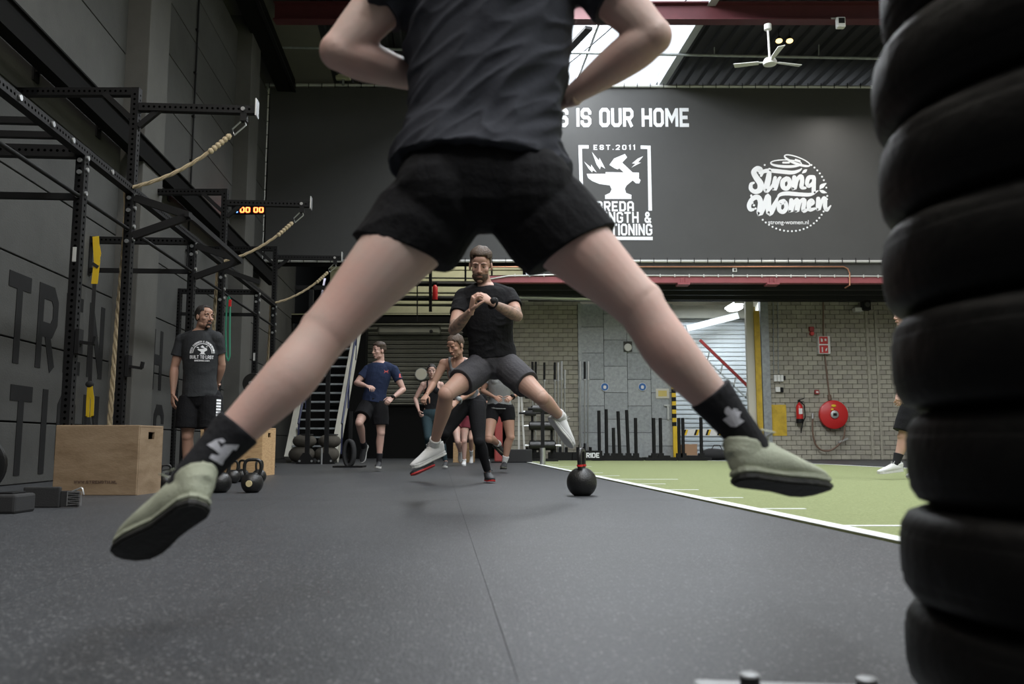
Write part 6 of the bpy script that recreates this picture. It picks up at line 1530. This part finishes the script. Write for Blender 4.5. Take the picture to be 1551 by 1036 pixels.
# ---------- 4. the standing coach at left
J = PJ(8.6, pel=(303, 601), neck=(304, 501), head=(310, 481, -.04), shA=(276, 516, .03), shB=(328, 513, -.02), elA=(264, 557, .02), elB=(336, 552, .06), wrA=(262, 597, -.02), wrB=(329, 583, .16),
       hipA=(288, 606), hipB=(319, 606), knA=(284, 661, -.02), knB=(319, 661, -.02), anA=(283, 718, .02), anB=(318, 718, .02))
lm = person('standing coach with goatee in black printed t-shirt and black shorts beside the rig', J, s=1.0, skin='tan', look=(.85, -.62, -.02), hair='dark', style='receding', beard='goatee', top='charcoal', sleeve=.58, hem=-.01, low='black', leg=.78, flare=.038,
            sock='sock_black', sockh=.10, shoem='black', sole='sole_black', hands={'A': dict(n=(.7, .6, 0), side=1, curl=.35), 'B': dict(d=(-.4, .2, -.3), n=(.2, 1, 0), side=1, curl=.5)},
            feet={'A': ((-.2, -1, 0), (0, 0, 1)), 'B': ((.35, -1, 0), (0, 0, 1))}, ground=0, wr=(.005, 9, (1, 1, 1.3)))
def lmp(x, y): return (x - 217) / 3.2375 / 151.0, -(y - 410) / 3.2375 / 151.0      # from the 3.24x enlargement
mb = MB(); q = P(240 + 217 / 3.2375, 400 + 410 / 3.2375, 8.3); Rr = .0
sc_ = 1 / 3.2375 / 157.0
def lp(pts): mb.prism([((x - 217) * sc_, -(y - 410) * sc_) for x, y in pts][::-1], q, X1, Z1, .0005)
lp([(192, 408), (240, 405), (240, 414), (228, 420), (226, 428), (234, 434), (202, 434), (210, 428), (208, 420), (194, 413)]); lp([(206, 398), (215, 388), (226, 396), (220, 402)]); lp([(190, 396), (200, 400), (198, 404), (186, 400)]); lp([(232, 396), (242, 392), (240, 398)]); lp([(212, 400), (218, 396), (240, 404), (236, 408)])
for rr, w_ in ((47, 3.5),):
    for kk in range(18):
        a0, a1 = math.pi * kk / 18, math.pi * (kk + 1) / 18
        lp([(217 - rr * math.cos(a0), 428 - rr * math.sin(a0)), (217 - rr * math.cos(a1), 428 - rr * math.sin(a1)), (217 - (rr + w_) * math.cos(a1), 428 - (rr + w_) * math.sin(a1)), (217 - (rr + w_) * math.cos(a0), 428 - (rr + w_) * math.sin(a0))])
arc = 'BREDA STRENGTH & CONDITIONING'
for i, ch in enumerate(arc):
    if ch == ' ': continue
    a = math.pi * (1 - (i + .5) / len(arc)); rr = 54
    cx_, cy_ = (rr * math.cos(a)) * sc_, (18 * -1 + rr * math.sin(a)) * sc_
    ux = Vector((math.sin(a), 0, -math.cos(a))); uz = Vector((math.cos(a), 0, math.sin(a)))
    text_mb(mb, ch, q + Vector((cx_, 0, cy_)) - ux * .008, ux, uz, .019, .013, wd=1.1, th=.0005)
text_mb(mb, 'BUILT TO LAST', q + Vector((-62 * sc_, 0, -46 * sc_)), X1, Z1, 17 * sc_, 120 * sc_, .7, 1.15, .0005)
text_mb(mb, 'BREDASC.COM', q + Vector((-38 * sc_, 0, -60 * sc_)), X1, Z1, 8 * sc_, 76 * sc_, .8, 1.2, .0005)
decal(lm['e'], 'chest_print', M['print'], mb, lm['top'], .005, dirn=(-3.1, 8.4, 0), lab='white arched print BUILT TO LAST', cuts=1)
mb = MB(); q = P(331, 621, 8.3)
for k in range(8): mb.box(q + Vector((0, 0, .105 - .03 * k)), (.045, .001, .02))
decal(lm['e'], 'shorts_print', M['print'], mb, lm['low'], .005, dirn=(-2.9, 8.4, 0), lab='white vertical print on the shorts leg', cuts=1)

# ---------- 5. leaning woman with black leggings
J = PJ(9.0, pel=(710, 612, .05), neck=(694, 546, -.14), head=(690, 524, -.24), shA=(672, 551, -.14), shB=(717, 552, -.10), elA=(657, 581, -.18), elB=(716, 592, -.10), wrA=(646, 598, -.30), wrB=(691, 609, -.30),
       hipA=(699, 616), hipB=(722, 616), knA=(675, 655, -.12), knB=(726, 668, -.16), anA=(646, 698, .20), anB=(739, 716, .0))
lw = person('woman in black leggings and grey patterned tank top leaning forward behind the bearded man', J, front=(-.1, -1, -.2), s=.97, fem=True, skin='tan', look=(-.55, -.75, -.45), hair='lightbrown', style='bun', top='camo', tank=True, hem=.02, low='black', leggings=True,
            sockh=0, shoem='black', sole='sole_red', mid='black', hands={'A': dict(n=(.3, .7, 0), side=1, curl=.8), 'B': dict(n=(.0, .8, -.2), side=-1, curl=.7)},
            feet={'A': ((-.85, -.1, -.38), (-.3, .2, .9)), 'B': ((.25, -1, 0), (0, 0, 1))}, ground=0, wr=(.003, 11, (1, 1, 1)))
watch(lw['e'], J['elB'], J['wrB'], 1.15, .85, M['galv'])
# ---------- 6. woman in black tank top, farther left
J = PJ(14.0, pel=(655, 629), neck=(655, 578), head=(654, 563, -.04), shA=(641, 583), shB=(668, 583), elA=(629, 604, .02), elB=(676, 604, .02), wrA=(635, 624, -.18), wrB=(670, 622, -.18),
       hipA=(647, 633), hipB=(663, 633), knA=(648, 662, -.25), knB=(668, 667), anA=(650, 690, .15), anB=(675, 700, 0))
bw = person('dark haired woman in black racer tank top and dark teal leggings jogging at the back', J, s=.96, fem=True, skin='fair', look=(.1, -1, -.1), hair='dark', style='ponytail', top='black', tank=True, hem=.0, low='teal', leggings=True, sockh=0, shoem='black', sole='sole_white', mid='sole_white',
            hands={'A': dict(n=(.8, .2, 0), side=1, curl=.8), 'B': dict(n=(-.8, .2, 0), side=-1, curl=.8)}, feet={'A': ((0, -.6, -.8), (0, -.8, .6)), 'B': ((0, -1, 0), (0, 0, 1))}, ground=0, wr=(.003, 11, (1, 1, 1)))
# ---------- 7. woman in grey t-shirt and black shorts
J = PJ(12.1, pel=(756, 617), neck=(758, 562, -.12), head=(757, 545, -.22), shA=(741, 570, -.05), shB=(777, 570, -.05), elA=(731, 592, -.02), elB=(796, 590, .0), wrA=(750, 602, -.25), wrB=(775, 602, -.25),
       hipA=(745, 622), hipB=(768, 622), knA=(740, 664, -.22), knB=(773, 662, -.06), anA=(756, 673, .16), anB=(764, 701, .0))
gw = person('woman in light grey t-shirt and short black shorts running right behind the jumping man', J, s=.97, fem=True, skin='tan', look=(0, -1, -.4), hair='brown', style='ponytail', top='grey', sleeve=.45, hem=.0, low='black', leg=.40, flare=.006, sock='white', sockh=.10, shoem='black', sole='sole_black', mid='sole_grey',
            hands={'A': dict(n=(.2, .8, -.3), side=1, curl=.6), 'B': dict(n=(-.2, .8, -.3), side=-1, curl=.6)}, feet={'A': ((.55, .4, -.55), (.5, .2, .6)), 'B': ((-.1, -1, 0), (0, 0, 1))}, ground=0, bulk=1.06, thigh=1.06, wr=(.003, 10, (1, 1, 1)))
watch(gw['e'], J['elB'], J['wrB'], 1.1)
# ---------- 8. person in maroon shorts
J = PJ(15.8, pel=(697, 634), neck=(694, 590), head=(694, 577, -.04), shA=(680, 594), shB=(708, 594), elA=(674, 612, .05), elB=(714, 612, .05), wrA=(680, 620, -.2), wrB=(708, 618, -.2),
       hipA=(689, 637), hipB=(704, 637), knA=(693, 668, -.30), knB=(703, 668, -.10), anA=(697, 684, .2), anB=(703, 699, 0))
ms = person('person in maroon shorts and white shoes running behind the leaning woman', J, s=.95, fem=True, skin='fair', look=(0, -1, 0), hair='brown', style='ponytail', top='charcoal', sleeve=.5, hem=.0, low='maroon', leg=.40, flare=.02, sockh=.05, shoem='white', sole='sole_white', hands={'A': dict(n=(.5, .5, 0)), 'B': dict(n=(-.5, .5, 0), side=-1)},
            feet={'A': ((0, .1, -1), (0, -1, 0)), 'B': ((0, -1, 0), (0, 0, 1))}, ground=0, wr=None, vox=.008, fine=.005)
# ---------- 9. farthest runner
J = PJ(18.0, pel=(722, 636), neck=(722, 598), head=(723, 587, -.04), shA=(711, 601), shB=(733, 601), elA=(706, 617, .05), elB=(738, 614, .0), wrA=(712, 622, -.2), wrB=(729, 604, -.22),
       hipA=(716, 639), hipB=(728, 639), knA=(713, 664, -.2), knB=(728, 664, .05), anA=(714, 690, .2), anB=(738, 694, .1))
fpn = person('farthest runner with white socks, partly hidden between two women', J, s=.9, fem=True, skin='mid', look=(0, -1, 0), hair='brown', style='bun', top='black', sleeve=.5, hem=.0, low='black', leg=.6, flare=.02, sockh=.2, shoem='white', sole='sole_white', hands={'A': dict(n=(.5, .5, 0)), 'B': dict(n=(0, -.5, .5), side=-1)},
             feet={'A': ((0, -.7, -.7), (0, -.7, .7)), 'B': ((.1, -1, 0), (0, 0, 1))}, ground=0, wr=None, vox=.008, fine=.005)
# ---------- 10. man behind the tyres at the right
J = PJ(9.6, pel=(1385, 605), neck=(1379, 502), head=(1368, 479, -.02), shA=(1378, 515, -.18), shB=(1388, 515, .18), elA=(1364, 560, -.24), elB=(1384, 560, .24), wrA=(1362, 595, -.34), wrB=(1376, 590, .05),
       hipA=(1383, 610, -.08), hipB=(1387, 610, .08), knA=(1368, 662, -.08), knB=(1388, 660, .08), anA=(1357, 703, -.08), anB=(1398, 705, .10))
rmn = person('man in black walking leftwards, mostly hidden behind the tyre stack', J, front=(-1, -.1, 0), s=1.0, skin='mid', look=(-1, -.15, -.05), hair='dark', style='short', top='black', sleeve=.9, hem=-.02, low='black', leg=.85, flare=.03, sock='sock_black', sockh=.12, shoem='white', sole='sole_white',
             hands={'A': dict(n=(0, 1, 0)), 'B': dict(n=(0, -1, 0), side=-1)}, feet={'A': ((-1, 0, -.12), (-.12, 0, 1)), 'B': ((-1, 0, -.3), (-.3, 0, 1))}, ground=0, wr=(.004, 9, (1, 1, 1)))
